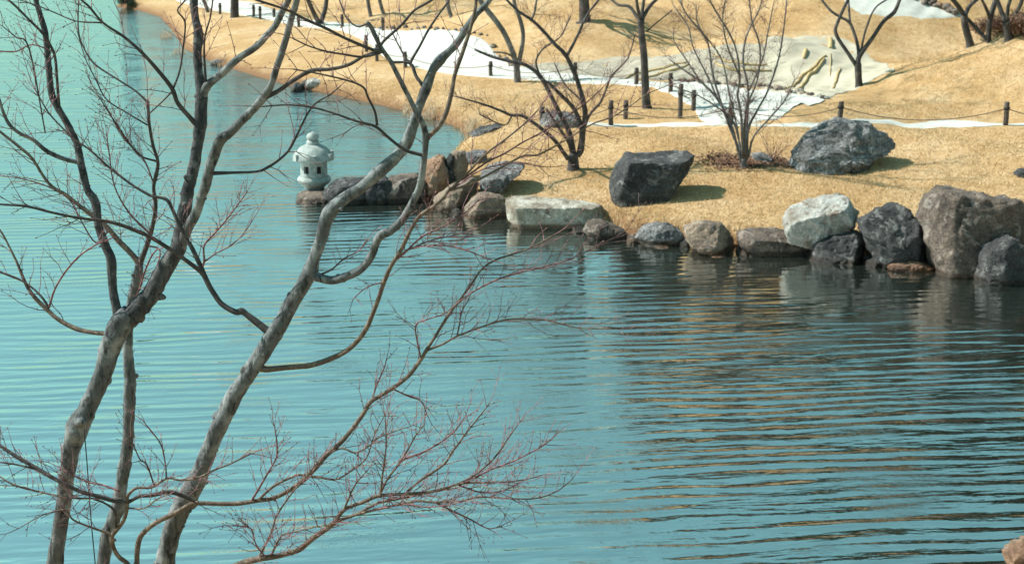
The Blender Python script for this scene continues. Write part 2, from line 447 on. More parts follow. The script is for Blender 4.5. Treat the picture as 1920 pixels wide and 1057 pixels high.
def interp_poly(P, n):
    P = np.array(P, float)
    d = np.r_[0, np.cumsum(np.hypot(*(P[1:] - P[:-1]).T))]
    t = np.linspace(0, d[-1], n)
    return np.stack([np.interp(t, d, P[:, 0]), np.interp(t, d, P[:, 1])], 1)
def ribbon(name, top, bot, mat, label, n=70, m=10, off=0.02, kind='structure', wob=0.0):
    A = np.array([on_ground(*p)[:2] for p in top]); B = np.array([on_ground(*p)[:2] for p in bot])
    A = interp_poly(A, n); B = interp_poly(B, n)
    for _ in range(max(3, n // 10)):
        for Q in (A, B): Q[1:-1] = 0.5 * Q[1:-1] + 0.25 * (Q[:-2] + Q[2:])
    vs = []
    for j in range(m + 1):
        t = j / m
        P = A * (1 - t) + B * t
        if wob and j in (0, m):
            P = P + rng.normal(0, wob, P.shape)
        z = np.maximum(height(P[:, 0], P[:, 1]), 0.01) + off
        if j in (0, m): z -= off + 0.03
        vs += [tuple(q) for q in np.c_[P, z]]
    fs = [(j * n + i, (j + 1) * n + i, (j + 1) * n + i + 1, j * n + i + 1) for j in range(m) for i in range(n - 1)]
    q = MB(); q.add(vs, fs)
    o = q.build(name, mat)
    tag(o, label, kind=kind)
    return o
ribbon('path', [(1100, 229), (1200, 231), (1310, 229), (1400, 229), (1480, 229), (1575, 227), (1700, 226), (1960, 225), (2100, 224)],
       [(1100, 236), (1200, 238), (1310, 238), (1400, 239), (1480, 239), (1575, 240), (1700, 240), (1960, 240), (2100, 240)], M['path'],
       'thin pale gravel path running along the lawn above the boulders', m=4, wob=0.008)
ribbon('path', [(1222, 154), (1280, 154), (1360, 160), (1440, 168), (1500, 178), (1548, 188)],
       [(1228, 165), (1262, 180), (1300, 200), (1312, 226), (1375, 233), (1462, 224)], M['path'],
       'bright gravel path widening below the sandy slope', n=120, m=60, off=0.025, wob=0.008)
ribbon('path', [(330, -8), (400, -3), (480, 5), (560, 34), (640, 44), (720, 56), (800, 56), (860, 59), (915, 70), (935, 108), (965, 128), (1060, 139), (1170, 150), (1228, 155)],
       [(330, 2), (400, 20), (480, 34), (560, 51), (630, 56), (685, 78), (713, 108), (760, 123), (800, 134), (850, 141), (920, 147), (1060, 155), (1170, 159), (1228, 164)],
       M['path'], 'broad pale gravel path curving behind the left bank', n=160, m=30, off=0.03, wob=0.008)
ribbon('path', [(1580, -18), (1640, -20), (1700, -14), (1740, 8), (1765, 18), (1800, 28)],
       [(1585, 10), (1612, 30), (1657, 33), (1723, 38), (1770, 37), (1802, 31)], M['path'], 'pale gravel path at the top beyond the low mound', m=8, off=0.03)
ribbon('sand_slope', [(965, 128), (1060, 118), (1200, 103), (1330, 90), (1440, 82)],
       [(965, 129), (1060, 140), (1170, 150), (1330, 157), (1440, 166)], M['sand'], 'grey bare earth slope behind the gravel path', n=160, m=50, off=0.018, wob=0.01)
ribbon('sand_slope', [(1435, 82), (1480, 68), (1550, 62), (1596, 72), (1640, 108), (1676, 130)],
       [(1435, 168), (1480, 176), (1548, 188), (1590, 172), (1640, 148), (1677, 133)], M['sand_white'], 'pale bare sand mound with yellow straw shapes', n=120, m=90, off=0.02, wob=0.01)

# ------------------------------------------------------------------ grass blades (stuff)
def grass():
    N = 230000
    px = rng.uniform(-20, 1960, N * 3); dens = rng.random(N * 3)
    # sample in ground space inside the view wedge
    y = 24 + (58 - 24) * rng.random(N * 3) ** 1.35
    x = (px - 960) / F_PX * (y * CP + 1.8)
    s = lake_sd(x, y)
    keep = (s > 0.03) & (y < 60)
    x, y, s = x[keep][:N], y[keep][:N], s[keep][:N]
    z = height(x, y)
    # keep off the paths
    r = np.stack([x, y, z - CAM_H], 1)
    depth = r[:, 1] * CP - r[:, 2] * SP
    ipx = 960 + r[:, 0] / depth * F_PX
    ipy = 528.5 - (r[:, 1] * SP + r[:, 2] * CP) / depth * F_PX
    bad = ((ipy > 224) & (ipy < 241) & (ipx > 1095)) | ((ipy < 192) & (ipx > 955) & (ipx < 1690) & (ipy > 60) & ~((ipy > 160) & (ipx < 1225)))
    bad |= (ipx > 1215) & (ipx < 1550) & (ipy > 150) & (ipy < 236) & (ipx > 1225 + (ipy - 160) * 1.3)
    bad |= (ipy < 150) & (ipx < 1000)
    x, y, z = x[~bad], y[~bad], z[~bad]
    n = len(x)
    h = rng.uniform(0.02, 0.055, n) * np.where(rng.random(n) < 0.04, 1.7, 1)
    w = rng.uniform(0.004, 0.009, n); s = s[~bad]; h = np.where(s < 0.4, h * rng.uniform(1.2, 3.0, n), h)
    a = rng.uniform(0, 2 * math.pi, n)
    lx, ly = rng.normal(0, 0.028, n), rng.normal(0, 0.028, n)
    c = np.empty((n, 3, 3))
    c[:, 0] = np.stack([x - np.cos(a) * w, y - np.sin(a) * w, z - 0.005], 1)
    c[:, 1] = np.stack([x + np.cos(a) * w, y + np.sin(a) * w, z - 0.005], 1)
    c[:, 2] = np.stack([x + lx, y + ly, z + h], 1)
    me = bpy.data.meshes.new('grass')
    np_mesh(me, c.reshape(-1, 3), np.arange(n * 3).reshape(-1, 3))
    o = link_mesh('grass', me, None, M['blade'], smooth=False)
    tag(o, 'short dry straw coloured grass blades on the far bank', 'grass', kind='stuff')
grass()

# ------------------------------------------------------------------ rocks
def rock(poly, mat, label, depth=0.9, base_z=0.0, seed=1, name='boulder', cat='rock', group=None, planes=(), p=3.1, rough=0.075, back=0.25, ground_bottom=False, cuts=7):
    """outline in photo pixels, swelled to a real closed volume with its own depth"""
    poly = np.array(poly, float)
    k = np.argmax(poly[:, 1])
    if ground_bottom: b = on_ground(poly[k, 0], poly[k, 1])
    else: b = at_z(poly[k, 0], poly[k, 1], base_z)
    yc = b[1] + depth * back
    W = np.array([at_y(px, py, yc) for px, py in poly])
    P2 = W[:, [0, 2]]
    cpt = np.array([(P2[:, 0].min() + P2[:, 0].max()) / 2, (P2[:, 1].min() + P2[:, 1].max()) / 2])
    rel = P2 - cpt
    # push the bottom down so that the stone is bedded in water or soil
    zr = rel[:, 1]
    low = zr < zr.min() * 0.45
    rel[low, 1] -= 0.22
    closed = np.vstack([rel, rel[:1]])
    NA, NR = 96, 44
    ring = interp_poly(closed, NA + 1)[:NA]
    # soften corners a little
    ring = 0.9 * ring + 0.05 * np.roll(ring, 1, 0) + 0.05 * np.roll(ring, -1, 0)
    rs = random.Random(seed)
    V = []
    for j in range(NR + 1):
        t = math.sin((j / NR - 0.5) * math.pi)
        sc = max(0.0, 1 - abs(t) ** p) ** (1 / p)
        lift = -0.10 * depth * (t < 0) * abs(t)          # the front leans out at the foot
        for q in ring:
            V.append((q[0] * sc, t * depth / 2, q[1] * sc + lift * (1 - sc)))
    V = np.array(V)
    ext = np.array([np.abs(V[:, i]).max() for i in range(3)])
    pl = []
    for _ in range(cuts):
        d = np.array([rs.uniform(-1, 1), rs.uniform(-1.0, 0.3), rs.uniform(-0.3, 1)]); d /= np.linalg.norm(d)
        pl.append((d, rs.uniform(0.84, 0.97)))
    for nrm, cfrac in list(planes):
        d = np.array(nrm, float); d /= np.linalg.norm(d); pl.append((d, cfrac))
    for d, cf in pl:
        sdist = V @ d
        lim = sdist.max() * cf
        over = sdist > lim
        V[over] -= np.outer((sdist[over] - lim) * 0.92, d)
    size = float(max(ext))
    off = Vector((seed * 3.17, seed * 1.3, seed * 7.7))
    out = []
    cc = Vector((cpt[0], yc, cpt[1]))
    for q in V:
        v = Vector(q)
        nv = v.normalized() if v.length > 1e-6 else Vector((0, 0, 1))
        f1 = mnoise.noise((v / size) * 2.0 + off)
        f2 = mnoise.noise((v / size) * 5.0 + off * 2)
        f3 = mnoise.noise((v / size) * 13.0 + off)
        rd = 1 - abs(mnoise.noise((v / size) * 3.2 - off)) * 2
        f4 = mnoise.noise((v / size) * 27.0 - off)
        d = size * rough * (f1 * 0.8 + f2 * 0.8 + f3 * 0.5 + f4 * 0.22 - 1.3 * max(0, rd - 0.70))
        out.append(tuple(v + nv * d))
    fs = []
    for j in range(NR):
        for i in range(NA):
            a = j * NA + i; c2 = j * NA + (i + 1) % NA
            fs.append((a, c2, c2 + NA, a + NA))
    fs.append(tuple(range(NA - 1, -1, -1))); fs.append(tuple(NR * NA + i for i in range(NA)))
    q = MB(); q.add(out, fs)
    me = bpy.data.meshes.new(name); me.from_pydata(q.v, [], q.f)
    o = link_mesh(name, me, None, mat); o.location = cc
    try:
        me.shade_auto_smooth = True
    except Exception: pass
    tag(o, label, cat, group)
    return o
G_SH = 'boulders along the waterline'
R_SIDE = ((1, -0.55, 0.05), 0.62)
rock([(1720,409),(1730,389),(1743,369),(1767,355),(1807,359),(1857,369),(1907,374),(1922,385),(1940,420),(1945,470),(1930,512),(1870,515),(1823,507),(1807,502),(1773,505),(1750,499),(1740,469),(1727,429)],
     M['rock_brown'], 'tallest brown grey boulder with vertical cracks at the right edge of the bank', 1.5, seed=3, group=G_SH, planes=[((0.9,-0.5,0.1),0.72),((-.75,-.7,0.2),0.75),((0.1,-1,0.22),0.62)], p=3.4, rough=0.07)
rock([(1827,492),(1843,465),(1873,449),(1897,445),(1920,457),(1945,475),(1960,500),(1960,530),(1907,529),(1843,520),(1820,508)],
     M['rock_dark'], 'dark boulder with pale rusty left edge in front of the tallest boulder', 0.9, seed=4, group=G_SH, planes=[((-1,-0.35,0.15),0.8),((0.3,-1,0.2),0.7)], p=3.2)
rock([(1612,412),(1640,395),(1687,384),(1717,395),(1723,419),(1740,465),(1750,494),(1733,499),(1673,496),(1647,490),(1622,455),(1610,429)],
     M['rock_dark'], 'dark jagged boulder left of the tallest boulder with a sloping ledge', 1.1, seed=5, group=G_SH, planes=[((0.9,-0.6,0.1),0.74),((-0.1,-0.75,0.65),0.72)], p=3.0, rough=0.08)
rock([(1660,497),(1680,488),(1713,487),(1752,498),(1742,507),(1693,506)],
     M['rock_orange'], 'low flat orange stone just above the water below the jagged boulder', 0.5, seed=6, group=G_SH, cuts=3)
rock([(1510,479),(1533,454),(1573,441),(1606,434),(1627,455),(1647,485),(1640,493),(1583,493),(1547,490)],
     M['rock_dark'], 'charcoal wedge shaped boulder at the water below the white rock', 0.9, seed=7, group=G_SH, planes=[((1,-0.5,0.0),0.45),((-0.25,-0.9,0.4),0.62)], p=3.0)
rock([(1465,419),(1480,395),(1507,379),(1540,369),(1580,367),(1600,382),(1613,412),(1607,425),(1583,442),(1533,447),(1490,436),(1470,429)],
     M['rock_white'], 'brilliant white lichened boulder with a slanting crack above the shoreline', 1.1, base_z=0.38, seed=8, group=G_SH, planes=[((-.25,-.35,.9),0.62),((1,-.4,-.1),0.8),((0,-1,-.35),.6)], p=2.8, rough=0.08)
rock([(1383,436),(1410,431),(1450,430),(1490,435),(1523,447),(1530,457),(1512,474),(1473,478),(1400,473),(1385,457)],
     M['rock_brown'], 'long low brown stone between the tan boulder and the charcoal wedge', 0.9, seed=9, group=G_SH, planes=[((0.1,-.15,1),0.5),((0.1,-1,0),0.7)])
rock([(1283,429),(1303,419),(1320,415),(1360,422),(1377,439),(1387,455),(1387,472),(1360,476),(1327,467),(1290,454)],
     M['rock_tan'], 'tan boulder with a dark right face sitting at the waterline', 0.9, seed=10, group=G_SH, planes=[((1,-0.6,0.1),0.45),((-.35,-.8,.4),.7)])
rock([(1187,442),(1203,427),(1227,420),(1253,420),(1273,432),(1283,445),(1282,457),(1253,458),(1213,453)],
     M['rock_grey'], 'rounded speckled grey stone left of the tan boulder', 0.7, seed=11, group=G_SH)
rock([(1088,426),(1103,414),(1127,413),(1153,424),(1170,430),(1188,438),(1187,447),(1150,445),(1115,439)],
     M['rock_brown'], 'small grey brown stone right beside the pale slab', 0.6, seed=12, group=G_SH)
rock([(948,376),(960,367),(1003,371),(1060,378),(1137,389),(1141,402),(1133,414),(1100,428),(1050,422),(990,418),(952,410),(947,390)],
     M['rock_pale'], 'long pale slab with a dark right end at the waterline', 0.9, seed=13, group=G_SH, planes=[((1,-0.5,0.05),0.78),((-.02,-.2,1),0.55),((0,-1,.05),.7)], p=4.0, rough=0.04)
rock([(860,397),(876,379),(899,363),(922,364),(947,373),(950,392),(946,407),(912,407),(885,405)],
     M['rock_tan'], 'brown rounded boulder touching the left end of the pale slab', 0.9, seed=14, group=G_SH, planes=[((.5,-.85,.2),0.62)])
rock([(812,374),(840,352),(866,342),(893,333),(904,345),(882,375),(855,394),(826,388)],
     M['rock_tan'], 'leaning slab with a black undercut face behind the traced branch fork', 0.9, seed=15, group=G_SH, planes=[((1,-0.6,-0.2),0.55)])
rock([(785,345),(797,303),(812,292),(833,291),(840,309),(843,336),(840,357),(815,371),(790,370)],
     M['rock_orange'], 'broad orange brown boulder at the root of the stone spit', 1.0, seed=16, group=G_SH, p=2.4)
rock([(847,286),(858,280),(872,282),(876,305),(877,322),(864,338),(853,338),(847,310)],
     M['rock_tan'], 'narrow upright yellowish stone between the orange and grey boulders', 0.5, base_z=0.35, seed=17, group=G_SH, planes=[((1,-.3,0),.7)])
rock([(836,302),(842,287),(850,291),(852,330),(846,344),(836,337)],
     M['rock_dark'], 'thin dark standing stone squeezed against the orange boulder', 0.4, base_z=0.3, seed=18, group=G_SH)
rock([(867,270),(880,252),(899,241),(926,234),(945,236),(948,246),(935,256),(919,265),(910,276),(905,288),(888,290),(868,282)],
     M['rock_dark'], 'dark grey boulder lying highest on the shore behind the branches', 1.3, seed=19, group=G_SH, planes=[((.6,-.8,-.1),.6)])
rock([(872,288),(890,283),(910,284),(912,300),(903,312),(882,314),(874,303)],
     M['rock_grey'], 'grey stone under the highest shore boulder', 0.7, base_z=0.3, seed=20, group=G_SH)
rock([(901,322),(915,311),(944,306),(975,305),(985,313),(965,330),(935,345),(915,358),(902,357)],
     M['rock_grey'], 'pale mottled rock set into the lawn above the brown boulder', 1.0, base_z=0.35, seed=21, group=G_SH, planes=[((-.2,-.3,1),.6)])
rock([(716,345),(728,334),(750,330),(785,326),(800,338),(798,368),(760,378),(718,377)],
     M['rock_brown'], 'brown stone next to the orange boulder in the stone spit', 0.9, seed=22, group=G_SH, planes=[((.5,-1,0),.6)])
rock([(684,340),(700,333),(727,331),(736,342),(734,376),(700,381),(680,376)],
     M['rock_dark'], 'dark square block in the middle of the stone spit', 0.8, seed=23, group=G_SH, planes=[((.5,-1,0),.7)], p=3.5)
rock([(606,360),(618,345),(640,335),(662,333),(690,334),(706,342),(704,379),(650,381),(612,377)],
     M['rock_dark'], 'long dark stone right beside the stone lantern', 1.1, seed=24, group=G_SH, planes=[((.3,-1,-.1),.7)])
rock([(556,367),(565,360),(580,357),(600,358),(625,361),(650,366),(650,378),(600,380),(559,376)],
     M['rock_brown'], 'flat brown stone carrying the stone lantern at the water', 1.2, seed=25, group=G_SH, planes=[((0,0,1),.55)], back=0.3)
G_LW = 'boulders set in the lawn'
rock([(1144,345),(1150,312),(1170,290),(1230,287),(1295,282),(1309,296),(1292,320),(1272,345),(1242,367),(1207,380),(1168,376),(1147,360)],
     M['rock_dark'], 'big black boulder with a flat top in the lawn right of the spreading maple', 1.3, seed=31, group=G_LW, ground_bottom=True, planes=[((0,-.12,1),.68),((.05,-1,.12),.6),((1,-.5,-.1),.72),((-1,-.4,.5),.85)], p=3.6, rough=0.05)
rock([(1480,305),(1490,282),(1507,259),(1533,239),(1567,229),(1630,230),(1647,247),(1687,262),(1693,273),(1645,293),(1590,308),(1540,317),(1503,321),(1485,310)],
     M['rock_grey'], 'large long grey boulder with pale streaks below the rope fence', 1.5, seed=32, group=G_LW, ground_bottom=True, planes=[((-.35,-.6,.8),.66),((.35,-.8,.5),.62),((.7,-.6,.5),.7)], rough=0.09)
rock([(1013,228),(1018,213),(1040,209),(1065,211),(1086,217),(1090,231),(1050,236),(1016,235)],
     M['rock_grey'], 'grey boulder half hidden behind the spreading maple stems', 0.8, seed=33, group=G_LW, ground_bottom=True)
rock([(1903,326),(1912,318),(1930,317),(1940,330),(1915,332)],
     M['rock_dark'], 'small dark stone on the lawn at the right edge above the tallest boulder', 0.5, seed=34, group=G_LW, ground_bottom=True)
rock([(1884,1040),(1898,1022),(1925,1012),(1965,1018),(1990,1050),(1980,1085),(1920,1082),(1890,1062)],
     M['rock_orange'], 'orange brown rock at the near shore in the bottom right corner', 0.5, seed=35)
for i, (cx, cy, w, h, mt, lb) in enumerate([
        (556, 163, 14, 8, 'rock_dark', 'small dark stone at the foot of the left bank'),
        (573, 158, 12, 8, 'rock_dark', 'second small dark stone at the foot of the left bank, right of the first'),
        (588, 154, 22, 7, 'rock_white', 'flat white stone lying on the left bank by the two dark stones'),
        (405, 117, 14, 5, 'rock_grey', 'low grey stone far along the left bank edge'),
        (1428, 296, 26, 7, 'rock_grey', 'pale flat stone behind the base of the fan shaped maple')]):
    rock([(cx - w, cy + h * .6), (cx - w * .6, cy - h * .5), (cx, cy - h), (cx + w * .7, cy - h * .4), (cx + w, cy + h * .6), (cx, cy + h)],
         M[mt], lb, 0.5 + w * .015, seed=40 + i, ground_bottom=True, name='stone', cat='stone', cuts=4)

for i, (cx, cy, w, h, mt, lb) in enumerate([
        (1187, 451, 17, 9, 'rock_brown', 'small wet stone wedged left of the rounded speckled stone'),
        (1284, 459, 13, 9, 'rock_dark', 'small dark stone wedged between the speckled stone and the tan boulder'),
        (1392, 474, 16, 8, 'rock_brown', 'small wet stone wedged right of the tan boulder'),
        (1634, 493, 20, 11, 'rock_dark', 'small dark stone between the charcoal wedge and the jagged boulder'),
        (1520, 478, 14, 9, 'rock_dark', 'small dark stone at the left foot of the charcoal wedge'),
        (1090, 431, 26, 8, 'rock_dark', 'small dark stone under the right end of the pale slab'),
        (1345, 478, 24, 5, 'rock_orange', 'thin flat orange stone awash below the tan boulder'),
        (1240, 461, 22, 5, 'rock_brown', 'thin flat brown stone awash below the speckled stone'),
        (855, 400, 15, 8, 'rock_dark', 'small dark stone left of the brown rounded boulder')]):
    rock([(cx - w, cy + h * .3), (cx - w * .6, cy - h * .7), (cx, cy - h), (cx + w * .6, cy - h * .6), (cx + w, cy + h * .3), (cx, cy + h * .5)],
         M[mt], lb, 0.35 + w * .012, seed=70 + i, name='stone', cat='stone', cuts=5)

# row of little edging stones behind the gravel paths
def small_stone(px, py, s, seed, lb=None, grp=None, mat='rock_brown'):
    p = on_ground(px, py)
    rs = random.Random(seed)
    V = []; NA, NR = 10, 6
    for j in range(NR + 1):
        th = math.pi * j / NR
        for i in range(NA):
            a = 2 * math.pi * i / NA
            k = 1 + 0.35 * mnoise.noise(Vector((math.cos(a) * math.sin(th) * 1.3 + seed, math.sin(a) * math.sin(th) * 1.3, math.cos(th) * 1.3)))
            V.append((s * k * math.cos(a) * math.sin(th), s * .8 * k * math.sin(a) * math.sin(th), s * .7 * k * math.cos(th)))
    F = [(j * NA + i, j * NA + (i + 1) % NA, (j + 1) * NA + (i + 1) % NA, (j + 1) * NA + i) for j in range(NR) for i in range(NA)]
    q = MB(); q.add(V, F)
    me = bpy.data.meshes.new('edging_stone'); me.from_pydata(q.v, [], q.f)
    o = link_mesh('edging_stone', me, None, M[mat], smooth=False); o.location = p + np.array([0, 0, s * 0.25]); o.rotation_euler = (0, 0, rs.uniform(0, 6))
    tag(o, lb, 'stone', grp)
es = random.Random(3)
for i in range(34):
    t = i / 33
    px = 1265 + 285 * t + es.uniform(-4, 4); py = np.interp(px, [1265, 1360, 1440, 1500, 1550], [153, 158, 166, 176, 187]) + es.uniform(-3, 2)
    small_stone(px, py, es.uniform(0.05, 0.13), i, 'small rounded stone edging the foot of the sandy slope', 'edging stones at the foot of the sandy slope', es.choice(['rock_brown', 'rock_tan', 'rock_white']))
for i in range(26):
    t = i / 25
    px = 1705 + 85 * t; py = np.interp(t, [0, 1], [-4, 24]) + es.uniform(-8, 3)
    small_stone(px, py, es.uniform(0.08, 0.2), 60 + i, 'brown rubble stone bordering the topmost gravel path', 'rubble beside the topmost path', es.choice(['rock_brown', 'rock_orange']))
for i in range(24):
    t = i / 23
    px = 690 + 270 * t; py = np.interp(px, [690, 800, 860, 915, 930, 960], [55, 55, 58, 68, 100, 126]) + es.uniform(-3, 2)
    small_stone(px, py, es.uniform(0.06, 0.15), 90 + i, 'small stone bordering the broad path behind the left bank', 'edging stones of the broad path', es.choice(['rock_brown', 'rock_tan', 'rock_grey']))

# straw shapes lying on the sand
def straw(pxs, w_px, label):
    P = [on_ground(*p) for p in pxs]
    y = np.mean([p[1] for p in P])
    r = w_px * m_per_px(y) / 2 * 0.72
    pts = catmull(P, 6)
    n = len(pts)
    q = MB()
    rad = [r * (0.35 + 0.65 * math.sin(math.pi * min(1, max(0, (i + 0.6) / (n + .2)))) ** 0.6) for i in range(n)]
    tube(q, [np.array([p[0], p[1], float(height(np.array([p[0]]), np.array([p[1]]))[0]) + .03 + rad[i] * 0.35]) for i, p in enumerate(pts)], rad, 10, 0.18, 5)
    o = q.build('straw_bundle', M['straw'], None, tuple(P[0]))
    tag(o, label, 'straw', 'yellow straw shapes on the sand slope')
straw([(1476, 168), (1500, 150), (1525, 130), (1549, 107)], 8, 'long slanting straw bundle reaching up the pale mound')
straw([(1492, 170), (1512, 152), (1530, 134), (1546, 112)], 9, 'thick slanting straw bundle lying right against the longer one')
straw([(1562, 168), (1568, 152), (1575, 130)], 7, 'short steep straw bundle low on the pale mound')
straw([(1556, 146), (1557, 120), (1557, 102)], 3, 'thin upright straw line between the steep and slanting bundles')
straw([(1507, 112), (1509, 103), (1512, 95)], 11, 'round yellow straw patch left of the bare forked tree')
straw([(1556, 92), (1557, 84), (1556, 76)], 11, 'pale oval straw patch near the top of the sand mound')
straw([(1172, 150), (1200, 140), (1245, 130), (1288, 119)], 7, 'upper straw roll on the grey slope behind the straight trunk')
straw([(1200, 151), (1235, 142), (1262, 134), (1292, 122)], 8, 'lower straw roll on the grey slope behind the straight trunk')
straw([(1336, 104), (1350, 112), (1385, 120), (1438, 124)], 7, 'upper curved straw roll behind the fan shaped maple')
straw([(1340, 118), (1360, 128), (1400, 134), (1446, 135)], 8, 'lower curved straw roll behind the fan shaped maple')

# ------------------------------------------------------------------ stone lantern
def lathe(mb, prof, c, seg=40, wob=0.004):
    vs = []; n = len(prof)
    for r, z in prof:
        for k in range(seg):
            a = 2 * math.pi * k / seg
            rr = r * (1 + wob * math.sin(3 * a + z * 9) + wob * math.sin(7 * a + 1))
            vs.append((c[0] + rr * math.cos(a), c[1] + rr * math.sin(a), c[2] + z))
    fs = [(j * seg + k, j * seg + (k + 1) % seg, (j + 1) * seg + (k + 1) % seg, (j + 1) * seg + k) for j in range(n - 1) for k in range(seg)]
    fs.append(tuple(range(seg - 1, -1, -1))); fs.append(tuple((n - 1) * seg + k for k in range(seg)))
    mb.add(vs, fs)
def box(mb, c, sx, sy, sz, rz=0.0, taper=1.0):
    vs = []
    for z in (-1, 1):
        k = taper if z > 0 else 1
        for x, y in ((-1, -1), (1, -1), (1, 1), (-1, 1)):
            a, b = x * sx * k / 2, y * sy * k / 2
            vs.append((c[0] + a * math.cos(rz) - b * math.sin(rz), c[1] + a * math.sin(rz) + b * math.cos(rz), c[2] + z * sz / 2))
    mb.add(vs, [(0, 3, 2, 1), (4, 5, 6, 7), (0, 1, 5, 4), (1, 2, 6, 5), (2, 3, 7, 6), (3, 0, 4, 7)])
def lantern():
    b = at_z(590, 359, 0.10); b[1] += 0.25
    S = m_per_px(b[1], 300)          # metres per photo pixel there
    b = at_y(590, 358, b[1])
    t = thing('stone_lantern', tuple(b), 'pale granite garden lantern with a domed cap on the stone spit', 'stone lantern')
    q = lambda *pr: [(r * S, z * S) for r, z in pr]
    def part(name, prof, wob=0.004):
        mb = MB(); lathe(mb, q(*prof), (0, 0, 0), 44, wob); return mb.build(name, M['stone'], t)
    part('base', [(13, -3), (15, 0), (16, 4), (22, 11), (29.5, 17), (31.5, 20.5), (31.5, 24), (29, 27.5), (26, 28.6), (0.1, 28.6)])
    # fire box: ring wall with six square windows
    mb = MB(); SEG, r0, r1 = 72, 25.3 * S, 20.5 * S
    zs = [28.2, 36.5, 50.5, 58.5]
    off = 2
    open_ = lambda k, j: j == 1 and ((k + off) % 12) in (0, 1, 2, 3, 4)
    def P(r, k, z):
        a = 2 * math.pi * k / SEG; return (r * math.cos(a), r * math.sin(a), z * S)
    for j in range(3):
        for k in range(SEG):
            if open_(k, j):
                if not open_((k - 1) % SEG, j): mb.add([P(r0, k, zs[j]), P(r1, k, zs[j]), P(r1, k, zs[j + 1]), P(r0, k, zs[j + 1])], [(0, 1, 2, 3)])
                if not open_((k + 1) % SEG, j): mb.add([P(r0, k + 1, zs[j]), P(r1, k + 1, zs[j]), P(r1, k + 1, zs[j + 1]), P(r0, k + 1, zs[j + 1])], [(3, 2, 1, 0)])
                mb.add([P(r0, k, zs[j]), P(r0, k + 1, zs[j]), P(r1, k + 1, zs[j]), P(r1, k, zs[j])], [(0, 1, 2, 3)])
                mb.add([P(r0, k, zs[j + 1]), P(r0, k + 1, zs[j + 1]), P(r1, k + 1, zs[j + 1]), P(r1, k, zs[j + 1])], [(3, 2, 1, 0)])
                continue
            mb.add([P(r0, k, zs[j]), P(r0, k + 1, zs[j]), P(r0, k + 1, zs[j + 1]), P(r0, k, zs[j + 1])], [(0, 1, 2, 3)])
            mb.add([P(r1, k, zs[j]), P(r1, k + 1, zs[j]), P(r1, k + 1, zs[j + 1]), P(r1, k, zs[j + 1])], [(3, 2, 1, 0)])
    mb.build('fire_box', M['stone'], t, smooth=False)
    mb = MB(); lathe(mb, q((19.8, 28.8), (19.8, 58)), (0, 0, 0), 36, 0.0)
    mb.build('chamber_shade', M['tie'], t, smooth=False)  # near-black core filling the fire box, colours in the shade behind the windows
    cap = part('roof', [(24, 58.6), (36, 59), (38, 60), (38.5, 63), (37.5, 67), (35, 72), (30.5, 78), (25, 83), (18, 87), (11.5, 89.5), (0.1, 89.8)])
    for k in range(6):
        a = R(-92 + 60 * k + 8)
        mb = MB(); box(mb, (36 * S * math.cos(a), 36 * S * math.sin(a), 67.2 * S), 9 * S, 13 * S, 12 * S, a, 0.9)
        e = mb.build('roof_corner', M['stone'], cap, smooth=False)
    part('finial', [(11.8, 89), (12, 90), (12, 94), (10, 96.5), (7.5, 97.3), (7.5, 98), (10.5, 99), (11.8, 102), (11, 106), (8, 109.5), (3, 112), (0.4, 113)])
lantern()

# ------------------------------------------------------------------ posts and ropes
POSTS = [ # px, top, base, label
    (1575, 190, 229, 'rope post right behind the long grey boulder'),
    (1885, 191, 235, 'rope post nearest the right edge of the picture'),
    (1370, 190, 234, 'rope post behind the fan shaped maple stems'),
    (1145, 188, 236, 'rope post left of the straight trunk, front one of a close pair'),
    (1173, 188, 223, 'rope post left of the straight trunk, back one of a close pair'),
    (1275, 157, 222, 'tallest rope post, right of the straight trunk'),
    (1300, 169, 207, 'shorter rope post beside the tallest post'),
    (1257, 137, 173, 'rope post beneath the grey slope where the path narrows'),
    (1193, 127, 160, 'rope post just left of and behind the straight trunk'),
    (1016, 200, 231, 'rope post beside the boulder behind the spreading maple'),
    (1078, 117, 152, 'rope post seen among the spreading maple stems'),
    (920, 115, 144, 'rope post on the broad path left of the leaning tree'),
    (760, 97, 127, 'rope post at the widest part of the broad path'),
    (707, 83, 115, 'rope post crossed by the cut grey branch, lower of two'),
    (687, 66, 97, 'rope post crossed by the cut grey branch, upper of two'),
    (718, 33, 59, 'rope post beyond the broad path by thin grey trunks'),
    (642, 27, 52, 'rope post right of the forked far tree'),
    (560, 30, 51, 'rope post left of the forked far tree'),
    (514, 16, 34, 'rope post by the far path, third from the thick trunk'),
    (488, 12, 36, 'rope post by the far path, second from the thick trunk'),
    (476, 9, 32, 'rope post by the far path, first right of the thick trunk'),
    (413, 6, 27, 'rope post by the far path left of the thick trunk'),
]
post_pos = {}
for px, top, bot, lb in POSTS:
    b = on_ground(px, bot)
    tp = at_y(px, top, b[1])
    hgt = tp[2] - b[2]
    r = max(0.055, 0.062)
    t = thing('rope_post', tuple(b), lb, 'post', 'dark round posts of the rope fence')
    mb = MB(); zz = [-.1, 0, hgt * .35, hgt * .7, hgt - .03, hgt - .005, hgt]
    tube(mb, [(0.006 * math.sin(z * 9 + px), 0, z) for z in zz], [r * 1.05, r * 1.02, r, r, r, r * .9, r * .5], 12, 0.05, 9)
    mb.build('post_shaft', M['post'], t)
    mb = MB(); zc = hgt * 0.72
    tube(mb, [(0, 0, zc - .03), (0, 0, zc - .028), (0, 0, zc + .028), (0, 0, zc + .03)], [r * .9, r * 1.22, r * 1.22, r * .9], 12)
    mb.build('rope_ring', M['tie'], t)
    post_pos[px] = np.array([b[0], b[1], b[2] + zc])
